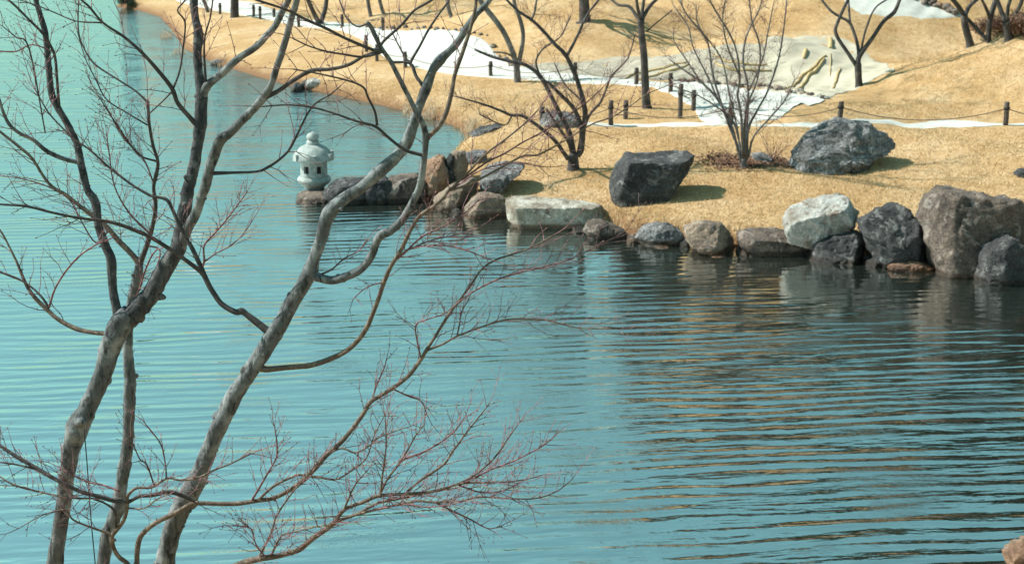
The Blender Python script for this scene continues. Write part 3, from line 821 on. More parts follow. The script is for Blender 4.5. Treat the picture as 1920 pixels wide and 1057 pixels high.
ROPES = [(1575, 1885, .30, 'sagging rope between the boulder post and the right edge post'), (1370, 1575, .22, 'sagging rope between the fan maple post and the boulder post'),
         (1145, 1370, .25, 'sagging rope passing in front of the straight trunk'), (1016, 1145, .2, 'sagging rope behind the spreading maple'),
         (1300, 1257, .12, 'short rope climbing beside the bright gravel junction'), (1275, 1300, .08, 'short rope between the tallest post and its neighbour'), (1257, 1193, .12, 'short rope behind the straight trunk'),
         (1078, 1193, .2, 'rope in front of the grey slope left of the trunk'), (920, 1078, .2, 'rope crossing behind the leaning tree'), (760, 920, .2, 'rope along the broad gravel path'),
         (707, 760, .1, 'rope left part of the broad gravel path'), (687, 707, .05, 'very short rope behind the cut grey branch')]
def rope(A, B, sag, lb):
    q = MB(); pts = []
    for i in range(17):
        t = i / 16
        p = A * (1 - t) + B * t; p = p.copy(); p[2] -= sag * 4 * t * (1 - t); pts.append(p)
    tube(q, pts, [0.013] * 17, 5)
    o = q.build('fence_rope', M['rope'], None, tuple(A)); tag(o, lb, 'rope', 'ropes of the low fence')
for a, b, sg, lb in ROPES: rope(post_pos[a], post_pos[b], sg, lb)
e = at_y(2140, 212, post_pos[1885][1]); rope(post_pos[1885], np.array([e[0], e[1], post_pos[1885][2]]), .3, 'rope leaving the picture at the right edge')

# ------------------------------------------------------------------ trees
class Tree:
    def __init__(s, name, y0, label, cat='tree', group=None, loc=None, seed=1):
        s.y0 = y0; s.near = y0 < 15; s.samples = []; s.rnd = random.Random(seed); s.twigs = MB(); s.twigs2 = MB()
        s.root = thing(name, loc, label, cat, group); s.loc = np.array(loc, float); s.wpts = []
    def depth_at(s, px, py):
        if not s.samples: return s.y0
        A = np.array(s.samples); k = np.argmin((A[:, 0] - px) ** 2 + (A[:, 1] - py) ** 2)
        return A[k, 2]
    def branch(s, pts, name='branch', mat=None, dy=0.0, sides=8, rough=0.0, per=5, tip=True, nf=6.0, extra=(), sub=None, flare=True):
        """pts: (px, py, diameter in px); dy: how far the end lies behind (+) or before (-) the start"""
        ys = s.depth_at(pts[0][0], pts[0][1])
        P = np.array(pts, float)
        L = np.r_[0, np.cumsum(np.hypot(P[1:, 0] - P[:-1, 0], P[1:, 1] - P[:-1, 1]))]; L /= max(L[-1], 1e-6)
        W = []; rad = []
        for i, (px, py, w) in enumerate(P):
            y = ys + dy * L[i]
            W.append(at_y(px, py, y)); rad.append(w * m_per_px(y, py) / 2 * (0.93 if s.near else 0.86))
            s.samples.append((px, py, y))
        for i in range(len(P) - 1):     # denser samples for attaching
            for t in (.25, .5, .75):
                s.samples.append((P[i, 0] * (1 - t) + P[i + 1, 0] * t, P[i, 1] * (1 - t) + P[i + 1, 1] * t, ys + dy * (L[i] * (1 - t) + L[i + 1] * t)))
        for q, r in extra: W.insert(0, np.array(q)); rad.insert(0, r)
        pts3 = catmull(W, per)
        rr = np.interp(np.linspace(0, len(W) - 1, len(pts3)), np.arange(len(W)), rad)
        mb = MB(); tube(mb, [p - s.loc for p in pts3], list(rr), sides, rough, nf)
        if s.near and rough >= .1:      # knots and broken spurs
            kr = random.Random(len(s.samples) * 7 + 1)
            for i in range(3, len(pts3) - 3):
                if kr.random() > 0.16: continue
                c = Vector(pts3[i] - s.loc); t = Vector(pts3[i + 1] - pts3[i - 1]).normalized(); r = rr[i]
                ax = t.orthogonal().normalized(); ax.rotate(__import__('mathutils').Quaternion(t, kr.uniform(0, 6.28)))
                ax = (ax + t * kr.uniform(0, .5)).normalized(); k = kr.uniform(.16, .42) * r; ln = kr.choice((.12, .18, .25, .7)) * r
                tube(mb, [c + ax * r * .55, c + ax * r * .9, c + ax * (r + ln * .7), c + ax * (r + ln)], [k * 1.9, k * 1.5, k, k * .45], 8, .2, 60)
        o = mb.build(name, mat, s.root if sub is None else sub)
        s.last = (pts3, rr)
        return o
    def twig(s, p, d, L, r, lev, mb=None, up=0.25, seglen=0.055):
        mb = mb or s.twigs
        rn = s.rnd
        n = max(2, int(L / seglen))
        d = Vector(d).normalized(); p = Vector(p)
        pts = [p.copy()]; rads = [r]
        nodes = []
        curl = Vector((rn.uniform(-1, 1), rn.uniform(-1, 1), rn.uniform(-.3, 1))) * up
        for i in range(n):
            d = (d + curl / n + Vector((rn.gauss(0, .17), rn.gauss(0, .15), rn.gauss(0, .17)))).normalized()
            p = p + d * (L / n)
            pts.append(p.copy()); rads.append(r * (1 - 0.62 * (i + 1) / n))
            nodes.append((p.copy(), d.copy(), rads[-1], (i + 1) / n))
        tube(mb, [q - Vector(s.loc) for q in pts], rads, 3, cap=False)
        # bud at the tip: a short swelling
        b = pts[-1] - Vector(s.loc)
        tube(mb, [b, b + d * r * 1.6, b + d * r * 5.5], [rads[-1], max(rads[-1] * 1.9, BUD), 0.0003], 3, cap=False)
        if lev > 0:
            for k, (q, dd, rr, f) in enumerate(nodes[:-1]):
                if rn.random() < 0.52:
                    ax = dd.orthogonal().normalized()
                    ax.rotate(__import__('mathutils').Quaternion(dd, rn.uniform(0, math.pi * 2)))
                    ax.y *= 0.6
                    for sg in (1, -1):
                        if rn.random() < 0.78:
                            nd = dd * rn.uniform(.75, 1.1) + ax * sg * rn.uniform(.45, .9)
                            s.twig(q, nd, L * rn.uniform(.28, .55) * (1.1 - .4 * f), max(rr * .72, MINR), lev - 1, mb, up, seglen)
                elif rn.random() < 0.6:
                    q0 = q - Vector(s.loc); ax = dd.orthogonal() * rn.choice((-1, 1))
                    dirn = (dd + ax).normalized()
                    tube(mb, [q0, q0 + dirn * BUD * 2.2, q0 + dirn * BUD * 5], [BUD * .5, BUD, 0.0003], 3, cap=False)
    def sprout(s, spacing, length, r, lev=1, start=0.15, spread=0.8, mb=None, up=0.25, upbias=0.25, tip=True, away=None):
        if s.near: spacing *= 0.78; length *= 1.15; r *= 1.15
        """twigs along the last branch"""
        pts, rr = s.last; rn = s.rnd
        acc = 0; tot = sum(np.linalg.norm(pts[i + 1] - pts[i]) for i in range(len(pts) - 1)); run = 0
        for i in range(len(pts) - 1):
            seg = pts[i + 1] - pts[i]; sl = np.linalg.norm(seg)
            if sl < 1e-7: continue
            run += sl; acc += sl
            while acc > spacing:
                acc -= spacing * rn.uniform(.6, 1.4)
                if run / tot < start: continue
                d = Vector(seg / sl); ax = d.orthogonal().normalized()
                ax.rotate(__import__('mathutils').Quaternion(d, rn.uniform(0, math.pi * 2)))
                ax.y *= 0.7
                for sg in ((1, -1) if rn.random() < 0.45 else (rn.choice((1, -1)),)):
                    nd = d * rn.uniform(.4, 1.0) + ax * sg * spread * rn.uniform(.7, 1.2) + Vector((0, 0, upbias))
                    s.twig(Vector(pts[i + 1]), nd, length * rn.uniform(.45, 1.2) * (1.15 - .5 * run / tot), min(r, rr[i] * .75), lev, mb, up)
        if tip:
            d = Vector(pts[-1] - pts[-2])
            s.twig(Vector(pts[-1]), d, length * 0.9, min(r, rr[-1]), lev, mb, up)
    def grow(s, mb, p, d, L, r, lev, twr=0.004, twl=0.4, sides=6, wig=.16):
        rn = s.rnd; n = 5; d = Vector(d).normalized(); p = Vector(p); pts = [p.copy()]; rads = [r]
        for i in range(n):
            d = (d + Vector((rn.gauss(0, wig), rn.gauss(0, wig), rn.gauss(0, wig) + .04))).normalized()
            p = p + d * L / n; pts.append(p.copy()); rads.append(r * (1 - .38 * (i + 1) / n))
            if lev <= 2 and i > 1:
                ax = d.orthogonal().normalized(); ax.rotate(__import__('mathutils').Quaternion(d, rn.uniform(0, 6.28)))
                s.twig(p, d + ax * rn.uniform(.5, 1), twl * rn.uniform(.6, 1.2), min(twr, rads[-1] * .7), 1, s.twigs, .3, .14)
        tube(mb, [q - Vector(s.loc) for q in pts], rads, sides, cap=True)
        if lev > 0:
            k = rn.choice((2, 2, 3)); ph = rn.uniform(0, 6.28)
            for j in range(k):
                ax = d.orthogonal().normalized(); ax.rotate(__import__('mathutils').Quaternion(d, ph + j * 6.28 / k))
                s.grow(mb, p, d + ax * rn.uniform(.35, .75), L * rn.uniform(.65, .85), rads[-1] * rn.uniform(.62, .8), lev - 1, twr, twl, max(4, sides - 1), wig)
    def finish(s, mat):
        if s.twigs.v:
            o = s.twigs.build('twigs', mat, s.root, smooth=False); o['kind'] = 'stuff'
BUD, MINR = 0.0034, 0.0015
def B(*a): return list(a)

# ---- near trees: y about 8 m
FG = 'bare maples standing close on the near bank'
def foot(px, y):   # ground point under a trunk that leaves the picture
    p = at_y(px, 1057, y); p[2] = height(np.array([p[0]]), np.array([y]))[0]; return p

# left tree
y1 = 8.3
t1 = Tree('bare_maple', y1, 'left bare maple with a thick forked grey trunk and an old wound', 'tree', FG, tuple(foot(90, y1)), 11)
g = foot(88, y1)
bk, bt, tn = M['bark'], M['bark_thin'], M['bark_tan']
t1.branch([(100,1090,34),(103,1057,33),(112,990,30),(120,938,30),(128,871,33),(136,832,37),(143,806,46),(150,790,44),(162,771,38),(177,737,35),(192,704,36),(206,655,42),(219,622,46),(231,600,46),(244,587,40)],
          'trunk', bk, 0, 26, 0.13, 8, extra=[(tuple(g + np.array([0, 0, .4])), .062), (tuple(g + np.array([0, 0, -.1])), .085)], nf=12)
t1.branch([(226,612,40),(246,592,42),(262,574,40),(283,552,37),(301,519,35),(321,485,33),(335,462,33),(343,419,29),(348,385,26),(353,352,25),(359,333,22),(366,300,23),(371,267,22),(376,233,27),(377,200,25),(377,172,24),(372,133,17),(370,100,17),(372,64,20),(366,33,15),(363,0,17),(358,-60,14),(350,-130,11)],
          'branch', M['bark_shade'], .25, 22, 0.12, 6, nf=13)
t1.branch([(378,185,18),(386,165,17),(397,153,16),(417,137,15),(443,113,14),(480,88,14),(500,67,13),(517,47,13),(530,20,13),(541,0,12),(560,-60,10)], 'branch', bk, -.3, 14, 0.10, 6, nf=14)
t1.sprout(.22, .16, .003, 1, .1)
t1.branch([(338,470,20),(350,432,21),(367,402,20),(377,372,19),(386,347,20),(393,317,20),(401,293,21),(413,263,22),(433,247,19),(453,227,17),(480,200,16),(493,183,18),(507,163,14),(517,133,13),(528,100,14),(538,67,13),(547,33,13),(557,0,13),(570,-60,11)], 'branch', bk, -.55, 18, 0.11, 6, nf=13)
t1.branch([(496,184,10),(523,170,9),(547,153,9),(583,133,8),(620,130,7),(653,122,7),(680,107,6),(707,95,6),(720,77,6),(753,47,6),(777,20,5),(813,-2,5),(850,-40,4)], 'branch', bt, -.3, 10, .06)
t1.sprout(.20, .24, .0028, 1, .2)
t1.branch([(398,325,9),(433,324,6),(480,322,5),(500,315,6),(523,300,5),(543,280,5),(560,247,5),(577,213,4),(593,193,4),(620,177,3),(640,160,2)], 'branch', bt, -.3, 8)
t1.sprout(.10, .24, .0028, 1, .3)
t1.branch([(222,596,22),(219,580,19),(213,552,17),(210,519,18),(208,485,19),(197,459,17),(185,425,16),(180,385,17),(173,369,17),(163,352,15),(150,300,15),(143,267,14),(123,227,14),(103,193,14),(95,167,14),(92,133,13),(88,93,12),(85,63,12),(75,27,11),(67,0,10),(55,-60,8)], 'branch', M['bark_shade'], .35, 14, 0.12, 6, nf=14)
t1.sprout(.35, .2, .003, 1, .3)
t1.branch([(110,197,8),(109,180,6),(107,150,6),(103,107,6),(93,83,6),(80,63,6),(50,33,5),(27,10,5),(5,-6,4),(-30,-20,3)], 'branch', bt, -.1, 8, .05)
t1.sprout(.2, .2, .0026, 1)
t1.branch([(148,304,11),(140,303,9),(117,297,9),(87,283,9),(63,263,8),(37,250,7),(17,233,7),(4,205,6),(-4,180,5),(-30,140,4)], 'branch', bk, -.2, 10, .08)
t1.sprout(.15, .22, .0026, 1)
t1.branch([(205,626,12),(195,625,10),(167,622,9),(140,615,10),(110,599,9),(90,582,9),(63,555,8),(47,529,7),(33,495,5),(17,462,4),(0,432,4),(-30,400,3)], 'branch', M['bark_tan'], .3, 10, .09)
t1.sprout(.13, .26, .0028, 1, .25)
t1.branch([(92,578,6),(80,559,5),(60,539,4),(33,522,4),(0,509,4),(-30,490,3)], 'branch', bt, .1, 8); t1.sprout(.12, .2, .0025, 1)
t1.branch([(92,576,5),(103,542,4),(123,509,4),(150,479,3.5),(180,459,3),(213,445,2.5)], 'branch', M['twig'], -.2, 6); t1.sprout(.1, .18, .0022, 1)
t1.branch([(370,236,12),(353,217,10),(333,193,9),(323,167,9),(300,137,8),(267,100,7),(233,70,6),(193,43,5),(167,13,5),(148,-5,4),(120,-50,3)], 'branch', bt, -.35, 10, .07)
t1.sprout(.13, .22, .0026, 1, .1)
t1.branch([(193,43,4),(143,40,3),(100,23,3),(67,10,3),(20,-5,2)], 'branch', bt, .1, 6); t1.sprout(.09, .2, .0022, 1)
t1.branch([(325,166,5),(337,133,4),(343,93,4),(347,43,4),(333,20,3.5),(347,0,3),(352,-30,3)], 'branch', bt, -.1, 6); t1.sprout(.08, .2, .0022, 1)
t1.branch([(324,170,4),(305,190,3),(280,213,3)], 'branch', bt, .1, 6)
t1.branch([(386,160,6),(383,80,4),(395,30,3),(400,-10,3)], 'branch', bt, -.2, 6); t1.sprout(.08, .2, .0022, 1)
t1.branch([(85,250,3),(55,93,4),(30,70,3),(5,50,2)], 'branch', bt, 0, 6); t1.sprout(.07, .2, .0022, 1)
t1.branch([(100,97,4),(60,84,3),(30,97,3),(0,97,2)], 'branch', M['twig'], 0, 6); t1.sprout(.07, .2, .0022, 1)
t1.finish(M['twig'])

# middle tree
y2 = 8.9
t2 = Tree('bare_maple', y2, 'slim middle maple stem passing behind the fork of the left maple', 'tree', FG, tuple(foot(185, y2)), 12)
g = foot(183, y2)
t2.branch([(188,1090,27),(193,1057,27),(201,1005,26),(212,975,27),(221,950,30),(228,904,23),(234,871,26),(240,821,22),(242,771,23),(243,737,25),(243,704,23),(239,652,20),(241,619,19),(244,590,19),(249,552,20),(258,519,18),(261,495,17)], 'trunk', bk, 0, 20, .15, 7,
          extra=[(tuple(g + np.array([0, 0, .4])), .05), (tuple(g + np.array([0, 0, -.1])), .07)], nf=14)
t2.sprout(.25, .15, .003, 1, .2)
t2.branch([(260,497,15),(266,485,12),(278,452,10),(287,419,9),(292,385,8),(288,352,7),(293,327,8),(296,303,7),(287,273,7),(280,233,6),(277,190,6)], 'branch', bt, -.2, 10, .1)
t2.sprout(.08, .24, .0027, 1, .1)
t2.branch([(262,495,15),(252,482,12),(240,469,12),(220,449,11),(200,425,10),(170,402,9),(147,384,8),(123,365,7),(100,352,7),(83,333,6),(60,297,6),(33,273,6),(0,247,5),(-30,220,4)], 'branch', tn, .2, 10, .08)
t2.sprout(.10, .26, .0027, 1, .1)
t2.branch([(277,192,5),(253,170,4),(217,147,4),(177,120,4),(157,90,3),(147,57,3),(147,0,2.5)], 'branch', bt, .2, 6); t2.sprout(.10, .22, .0022, 1)
t2.branch([(277,235,4),(240,213,3),(200,187,3),(180,150,3),(160,110,2),(145,60,2)], 'branch', bt, -.1, 6); t2.sprout(.09, .22, .0022, 1)
t2.branch([(295,303,5),(260,290,4),(230,250,3),(200,205,3),(185,180,2)], 'branch', bt, -.2, 6); t2.sprout(.08, .24, .0022, 1)
t2.branch([(290,350,4),(270,300,3.5),(235,262,3),(212,225,2.5),(195,190,2)], 'branch', M['twig'], -.1, 6); t2.sprout(.07, .24, .0022, 1)
t2.branch([(283,440,5),(243,400,4),(215,350,3),(205,290,3),(200,255,2)], 'branch', M['twig'], -.2, 6); t2.sprout(.07, .24, .0022, 1)
t2.branch([(205,430,5),(180,455,3.5),(150,410,3),(130,375,3),(90,350,3),(40,335,2),(0,330,2)], 'branch', M['twig'], .1, 6); t2.sprout(.07, .26, .0022, 1)
t2.branch([(275,460,5),(300,470,3),(290,510,4),(270,545,3),(258,560,3)], 'branch', M['twig'], -.2, 6); t2.sprout(.06, .2, .0022, 1)
t2.branch([(245,585,5),(262,540,4),(275,500,4),(292,470,3),(320,462,2)], 'branch', M['twig'], -.3, 6); t2.sprout(.08, .22, .0022, 1)
t2.finish(M['twig'])

# right tree
y3 = 8.0
t3 = Tree('bare_maple', y3, 'right bare maple, tallest, leaning right in a long sinuous grey stem', 'tree', FG, tuple(foot(298, y3)), 13)
g = foot(296, y3)
t3.branch([(300,1095,40),(309,1057,39),(316,1021,38),(324,988,38),(335,962,39),(348,938,42),(366,904,40),(382,871,34),(394,838,33),(408,804,35),(424,771,35),(442,737,34),(464,704,33),(487,668,34),(508,635,34),(529,602,31),(546,569,31),(566,537,29),(581,511,31),(589,485,25),(601,452,23),(609,421,26),(618,400,30),(634,382,27),(655,366,23),(680,350,24),(713,320,25),(741,296,24),(762,270,25),(773,240,22),(783,207,18),(796,173,21),(811,133,18),(826,112,22),(842,97,15),(860,77,14),(877,50,14),(893,27,13),(910,10,12),(940,-30,10)], 'trunk', bk, -.2, 26, .12, 6,
          extra=[(tuple(g + np.array([0, 0, .4])), .068), (tuple(g + np.array([0, 0, -.1])), .09)], nf=12)
t3.branch([(580,508,20),(590,516,20),(603,522,18),(623,525,18),(647,519,17),(670,509,16),(687,494,16),(699,473,16),(706,452,17),(716,440,18),(733,432,17),(753,414,16),(767,392,15),(779,369,15),(787,350,14),(793,317,13),(797,283,12),(798,257,14),(793,233,11),(780,210,11),(767,183,10),(750,150,10),(733,117,9),(713,87,9),(696,52,9),(688,42,8)], 'branch', bk, -.5, 18, .10, 6, nf=14)
t3.sprout(.3, .16, .003, 1, .3, tip=False)
t3.branch([(798,262,11),(808,252,10),(823,237,10),(837,210,10),(847,173,9),(853,140,8),(867,100,8),(880,60,8),(890,23,7),(893,0,7),(900,-50,6)], 'branch', tn, .1, 10, .07); t3.sprout(.2, .22, .0028, 1, .3)
t3.branch([(795,292,8),(780,288,7),(763,283,7),(747,273,6),(727,257,6),(703,237,6),(667,227,5),(627,213,4),(587,202,4),(540,197,3.5),(490,200,3)], 'branch', bt, -.2, 8); t3.sprout(.10, .2, .0024, 1, .2)
t3.branch([(707,235,6),(703,210,5),(690,183,5),(680,163,4.5),(647,150,4),(590,137,3.5),(550,130,3)], 'branch', bt, -.1, 8); t3.sprout(.10, .2, .0024, 1, .2)
t3.branch([(796,166,9),(788,154,7),(780,143,7),(774,125,7),(770,117,6),(787,87,5),(803,57,5),(823,27,4),(843,0,4),(860,-30,3)], 'branch', bt, .2, 8); t3.sprout(.14, .2, .0024, 1, .3)
t3.branch([(771,119,6),(755,117,5),(737,117,6)], 'branch', bt, .0, 8)
t3.branch([(770,117,5),(760,108,4),(743,77,3),(735,60,2.5)], 'branch', bt, .1, 6); t3.sprout(.09, .16, .0022, 1)
t3.branch([(720,98,8),(697,93,7),(647,72,6),(610,53,6),(573,37,6),(540,20,5),(480,0,5),(440,-15,4)], 'branch', bt, -.4, 8, .05); t3.sprout(.13, .26, .0026, 1, .1)
t3.branch([(713,100,5),(680,107,5),(643,102,4),(613,97,4),(580,87,3),(550,73,3)], 'branch', bt, -.3, 6); t3.sprout(.11, .2, .0024, 1, .1)
t3.branch([(689,45,4),(670,50,4),(650,35,3),(640,10,3),(632,-10,2)], 'branch', bt, .1, 6); t3.sprout(.10, .2, .0024, 1, .1)
# left hand branch
t3.branch([(512,626,20),(500,619,16),(480,603,14),(462,589,12),(453,583,14),(443,585,12),(426,577,11),(413,567,11),(403,553,11),(393,537,11),(384,518,11),(378,503,10),(360,465,9),(350,449,8),(333,415,8),(323,392,7),(313,375,7),(298,370,6),(283,367,6),(253,350,5),(225,330,5),(200,310,5),(167,280,4),(140,262,4),(117,240,3.5),(90,210,3),(67,170,2.5)], 'branch', bt, .35, 12, .09); t3.sprout(.10, .26, .0026, 1, .3)
t3.branch([(384,518,11),(375,508,10),(350,489,9),(323,470,9),(283,445,8),(258,434,8),(233,424,8),(200,415,7),(150,409,6),(100,399,5),(50,387,5),(0,383,4),(-40,378,4)], 'branch', bt, -.45, 10, .07); t3.sprout(.12, .24, .0026, 1, .2)
t3.branch([(380,500,5),(383,487,5),(383,460,4),(403,437,3.5),(430,405,3),(462,362,2)], 'branch', M['twig'], -.2, 6); t3.sprout(.07, .18, .0022, 1)
t3.branch([(384,490,4),(405,475,3),(430,462,3),(455,440,2),(474,412,2)], 'branch', M['twig'], -.1, 6); t3.sprout(.07, .18, .0022, 1)
# right lower branch
t3.branch([(490,690,16),(502,692,13),(533,689,11),(560,687,11),(580,685,11),(613,675,11),(647,659,10),(670,639,10),(687,615,10),(700,585,9),(710,559,9),(720,529,9),(733,499,9),(750,472,9),(763,445,9),(773,425,8),(787,405,8),(810,389,7),(830,372,7),(843,356,6),(876,325,5),(908,291,4.5),(944,264,4),(980,235,3.5),(1010,205,3)], 'branch', tn, -.5, 10, .08); t3.sprout(.14, .2, .0026, 1, .35)
t3.branch([(843,357,6),(867,350,5),(899,336,5),(933,318,4.5),(980,293,4),(1010,290,4),(1060,263,3.5),(1110,233,3),(1147,220,3),(1180,200,2.5),(1213,177,2),(1253,160,2)], 'branch', tn, -.3, 6); t3.sprout(.08, .2, .0022, 1, .3)
t3.branch([(858,341,5),(876,330,4),(913,304,4),(944,289,4),(980,267,3.5),(1030,240,3),(1090,200,2.5),(1130,165,2)], 'branch', M['twig_dark'], -.2, 6); t3.sprout(.07, .2, .0022, 1, .2)
t3.branch([(843,355,5),(862,345,4),(900,320,3),(960,305,3),(1010,312,2)], 'branch', M['twig'], .1, 6); t3.sprout(.07, .18, .0022, 1, .2)
t3.branch([(745,485,6),(753,478,5),(765,468,5),(790,462,4),(830,460,3.5),(870,468,3),(920,487,2.5)], 'branch', M['twig'], -.2, 6); t3.sprout(.07, .2, .0024, 1, .1)
t3.branch([(755,478,4),(790,445,4),(830,425,3),(870,400,2.5),(895,378,2)], 'branch', M['twig'], -.1, 6); t3.sprout(.07, .2, .0022, 1, .1)
t3.branch([(770,466,4),(810,450,3),(850,442,3),(885,432,2)], 'branch', M['twig'], -.1, 6); t3.sprout(.06, .18, .0022, 1, .1)
t3.branch([(717,530,4),(702,533,3),(685,540,2.5),(662,560,2)], 'branch', M['twig'], -.1, 6); t3.sprout(.06, .12, .002, 1, .1)
t3.branch([(600,515,5),(622,505,3.5),(645,485,3),(672,470,2.5),(690,450,2)], 'branch', M['twig_dark'], -.1, 6); t3.sprout(.06, .14, .002, 1, .1)
t3.finish(M['twig'])

# slender low tree weaving through the others
y4 = 7.5
t4 = Tree('slender_maple', y4, 'slender maple with a curved twin stem and a long low branch reaching right', 'tree', FG, tuple(foot(250, y4)), 14)
g = foot(250, y4)
t4.branch([(256,1090,12),(257,1057,11),(257,1035,11),(261,1011,11),(270,997,11),(284,985,10),(300,975,10),(321,965,10),(338,956,9),(361,944,9),(390,943,9),(418,944,9),(450,943,9),(481,938,9),(513,933,9),(543,918,9),(567,901,10),(590,878,10),(614,851,10),(637,831,9),(657,808,9),(680,777,9),(694,754,9),(714,741,8),(741,724,8),(767,703,8),(790,672,8),(800,655,7),(817,629,6),(840,592,6),(860,565,5),(880,539,5),(903,505,4),(930,487,4),(960,477,4),(1000,462,3),(1040,440,3)], 'trunk', tn, .3, 12, .10, 6, extra=[(tuple(g), .02)])
t4.sprout(.11, .20, .0026, 1, .55)
t4.branch([(860,567,4),(890,545,4),(930,525,4),(960,515,3.5),(1010,502,3),(1060,489,3),(1093,475,2.5),(1157,442,2)], 'branch', M['twig'], -.1, 6); t4.sprout(.08, .22, .0022, 1, .1)
t4.branch([(801,656,6),(830,645,5),(857,630,4.5),(897,615,4),(930,604,4),(960,598,4),(1020,599,3.5),(1060,609,3),(1093,615,2.5),(1160,617,2)], 'branch', M['bark_tan'], -.2, 6); t4.sprout(.08, .22, .0022, 1, .1)
t4.branch([(789,671,4),(782,639,3.5),(780,609,3),(800,599,3),(830,589,2.5),(850,575,2)], 'branch', M['twig'], -.1, 6); t4.sprout(.06, .18, .0022, 1, .1)
t4.branch([(857,630,3.5),(862,605,3),(865,585,2.5),(880,560,2)], 'branch', M['twig'], .1, 6); t4.sprout(.06, .14, .0022, 1, .1)
t4.branch([(697,752,4),(705,725,3.5),(720,690,3),(725,672,2)], 'branch', M['twig'], .1, 6); t4.sprout(.06, .14, .0022, 1, .1)
t4.branch([(735,728,4),(765,742,3.5),(790,752,3),(800,775,2)], 'branch', M['twig'], .1, 6); t4.sprout(.07, .2, .0022, 1, .1)
t4.branch([(612,853,5),(640,840,4),(667,848,4),(694,834,3.5),(714,818,3),(774,797,2)], 'branch', tn, -.1, 6); t4.sprout(.06, .2, .0022, 1, .1)
t4.branch([(485,936,6),(513,911,6),(547,894,5),(563,890,5),(597,894,5),(630,898,4),(660,881,4),(687,858,3),(700,820,2.5),(720,780,2)], 'branch', tn, -.1, 6); t4.sprout(.06, .2, .0022, 1, .1)
t4.branch([(470,941,5),(500,890,4),(520,850,3),(515,800,2.5)], 'branch', M['twig'], -.1, 6); t4.sprout(.05, .18, .0022, 1, .1)
# twin stem
t4.branch([(256,1085,10),(240,1057,9),(225,1045,9),(217,1035,9),(211,1020,9),(210,1005,9),(217,995,9),(230,978,8),(236,962,8),(239,944,7),(240,928,7),(257,914,6),(284,913,5),(314,896,5),(340,900,4.5),(374,894,4.5),(401,881,4),(434,868,3.5),(470,850,3)], 'branch', tn, -.15, 10, .08); t4.sprout(.07, .22, .0024, 1, .5)
t4.branch([(240,941,8),(262,930,8),(284,928,9),(317,922,9),(345,930,8),(365,940,6)], 'branch', bt, .1, 8, .08); t4.sprout(.07, .18, .0024, 1, .1)
t4.branch([(240,940,9),(214,938,10),(187,930,9),(160,924,8),(140,916,8),(104,898,8),(67,876,8),(33,857,8),(0,835,7),(-40,812,6)], 'branch', bt, .3, 8, .08); t4.sprout(.07, .22, .0024, 1, .1)
t4.branch([(80,882,5),(33,871,4),(0,866,3.5),(-30,862,3)], 'branch', bt, .1, 6); t4.sprout(.07, .2, .0022, 1, .1)
t4.branch([(225,920,5),(190,908,4),(167,904,4),(140,892,3),(110,875,3)], 'branch', M['twig'], .1, 6); t4.sprout(.06, .2, .0022, 1, .1)
t4.branch([(230,935,5),(180,934,4),(134,933,4),(94,926,4),(43,914,4),(17,904,3.5),(0,893,3),(-25,880,3)], 'branch', tn, .3, 6); t4.sprout(.06, .22, .0022, 1, .1)
t4.branch([(212,1003,6),(200,998,5),(180,991,5),(150,980,4),(134,971,4),(122,955,3),(80,965,2.5),(35,990,2)], 'branch', tn, -.1, 6); t4.sprout(.06, .2, .0022, 1, .1)
t4.branch([(218,990,5),(215,958,5),(195,942,4),(175,935,4)], 'branch', bt, -.1, 6)
t4.branch([(242,952,4),(270,952,3),(295,935,3),(320,925,2)], 'branch', tn, -.2, 6); t4.sprout(.06, .16, .0022, 1, .1)
t4.branch([(290,912,4),(275,870,3),(262,860,3),(245,820,2.5)], 'branch', M['twig_dark'], -.1, 6); t4.sprout(.06, .16, .0022, 1, .1)
t4.branch([(312,897,4),(310,870,3),(300,830,3),(265,785,2)], 'branch', M['twig_dark'], .1, 6); t4.sprout(.06, .12, .0022, 1, .1)
t4.finish(M['twig'])

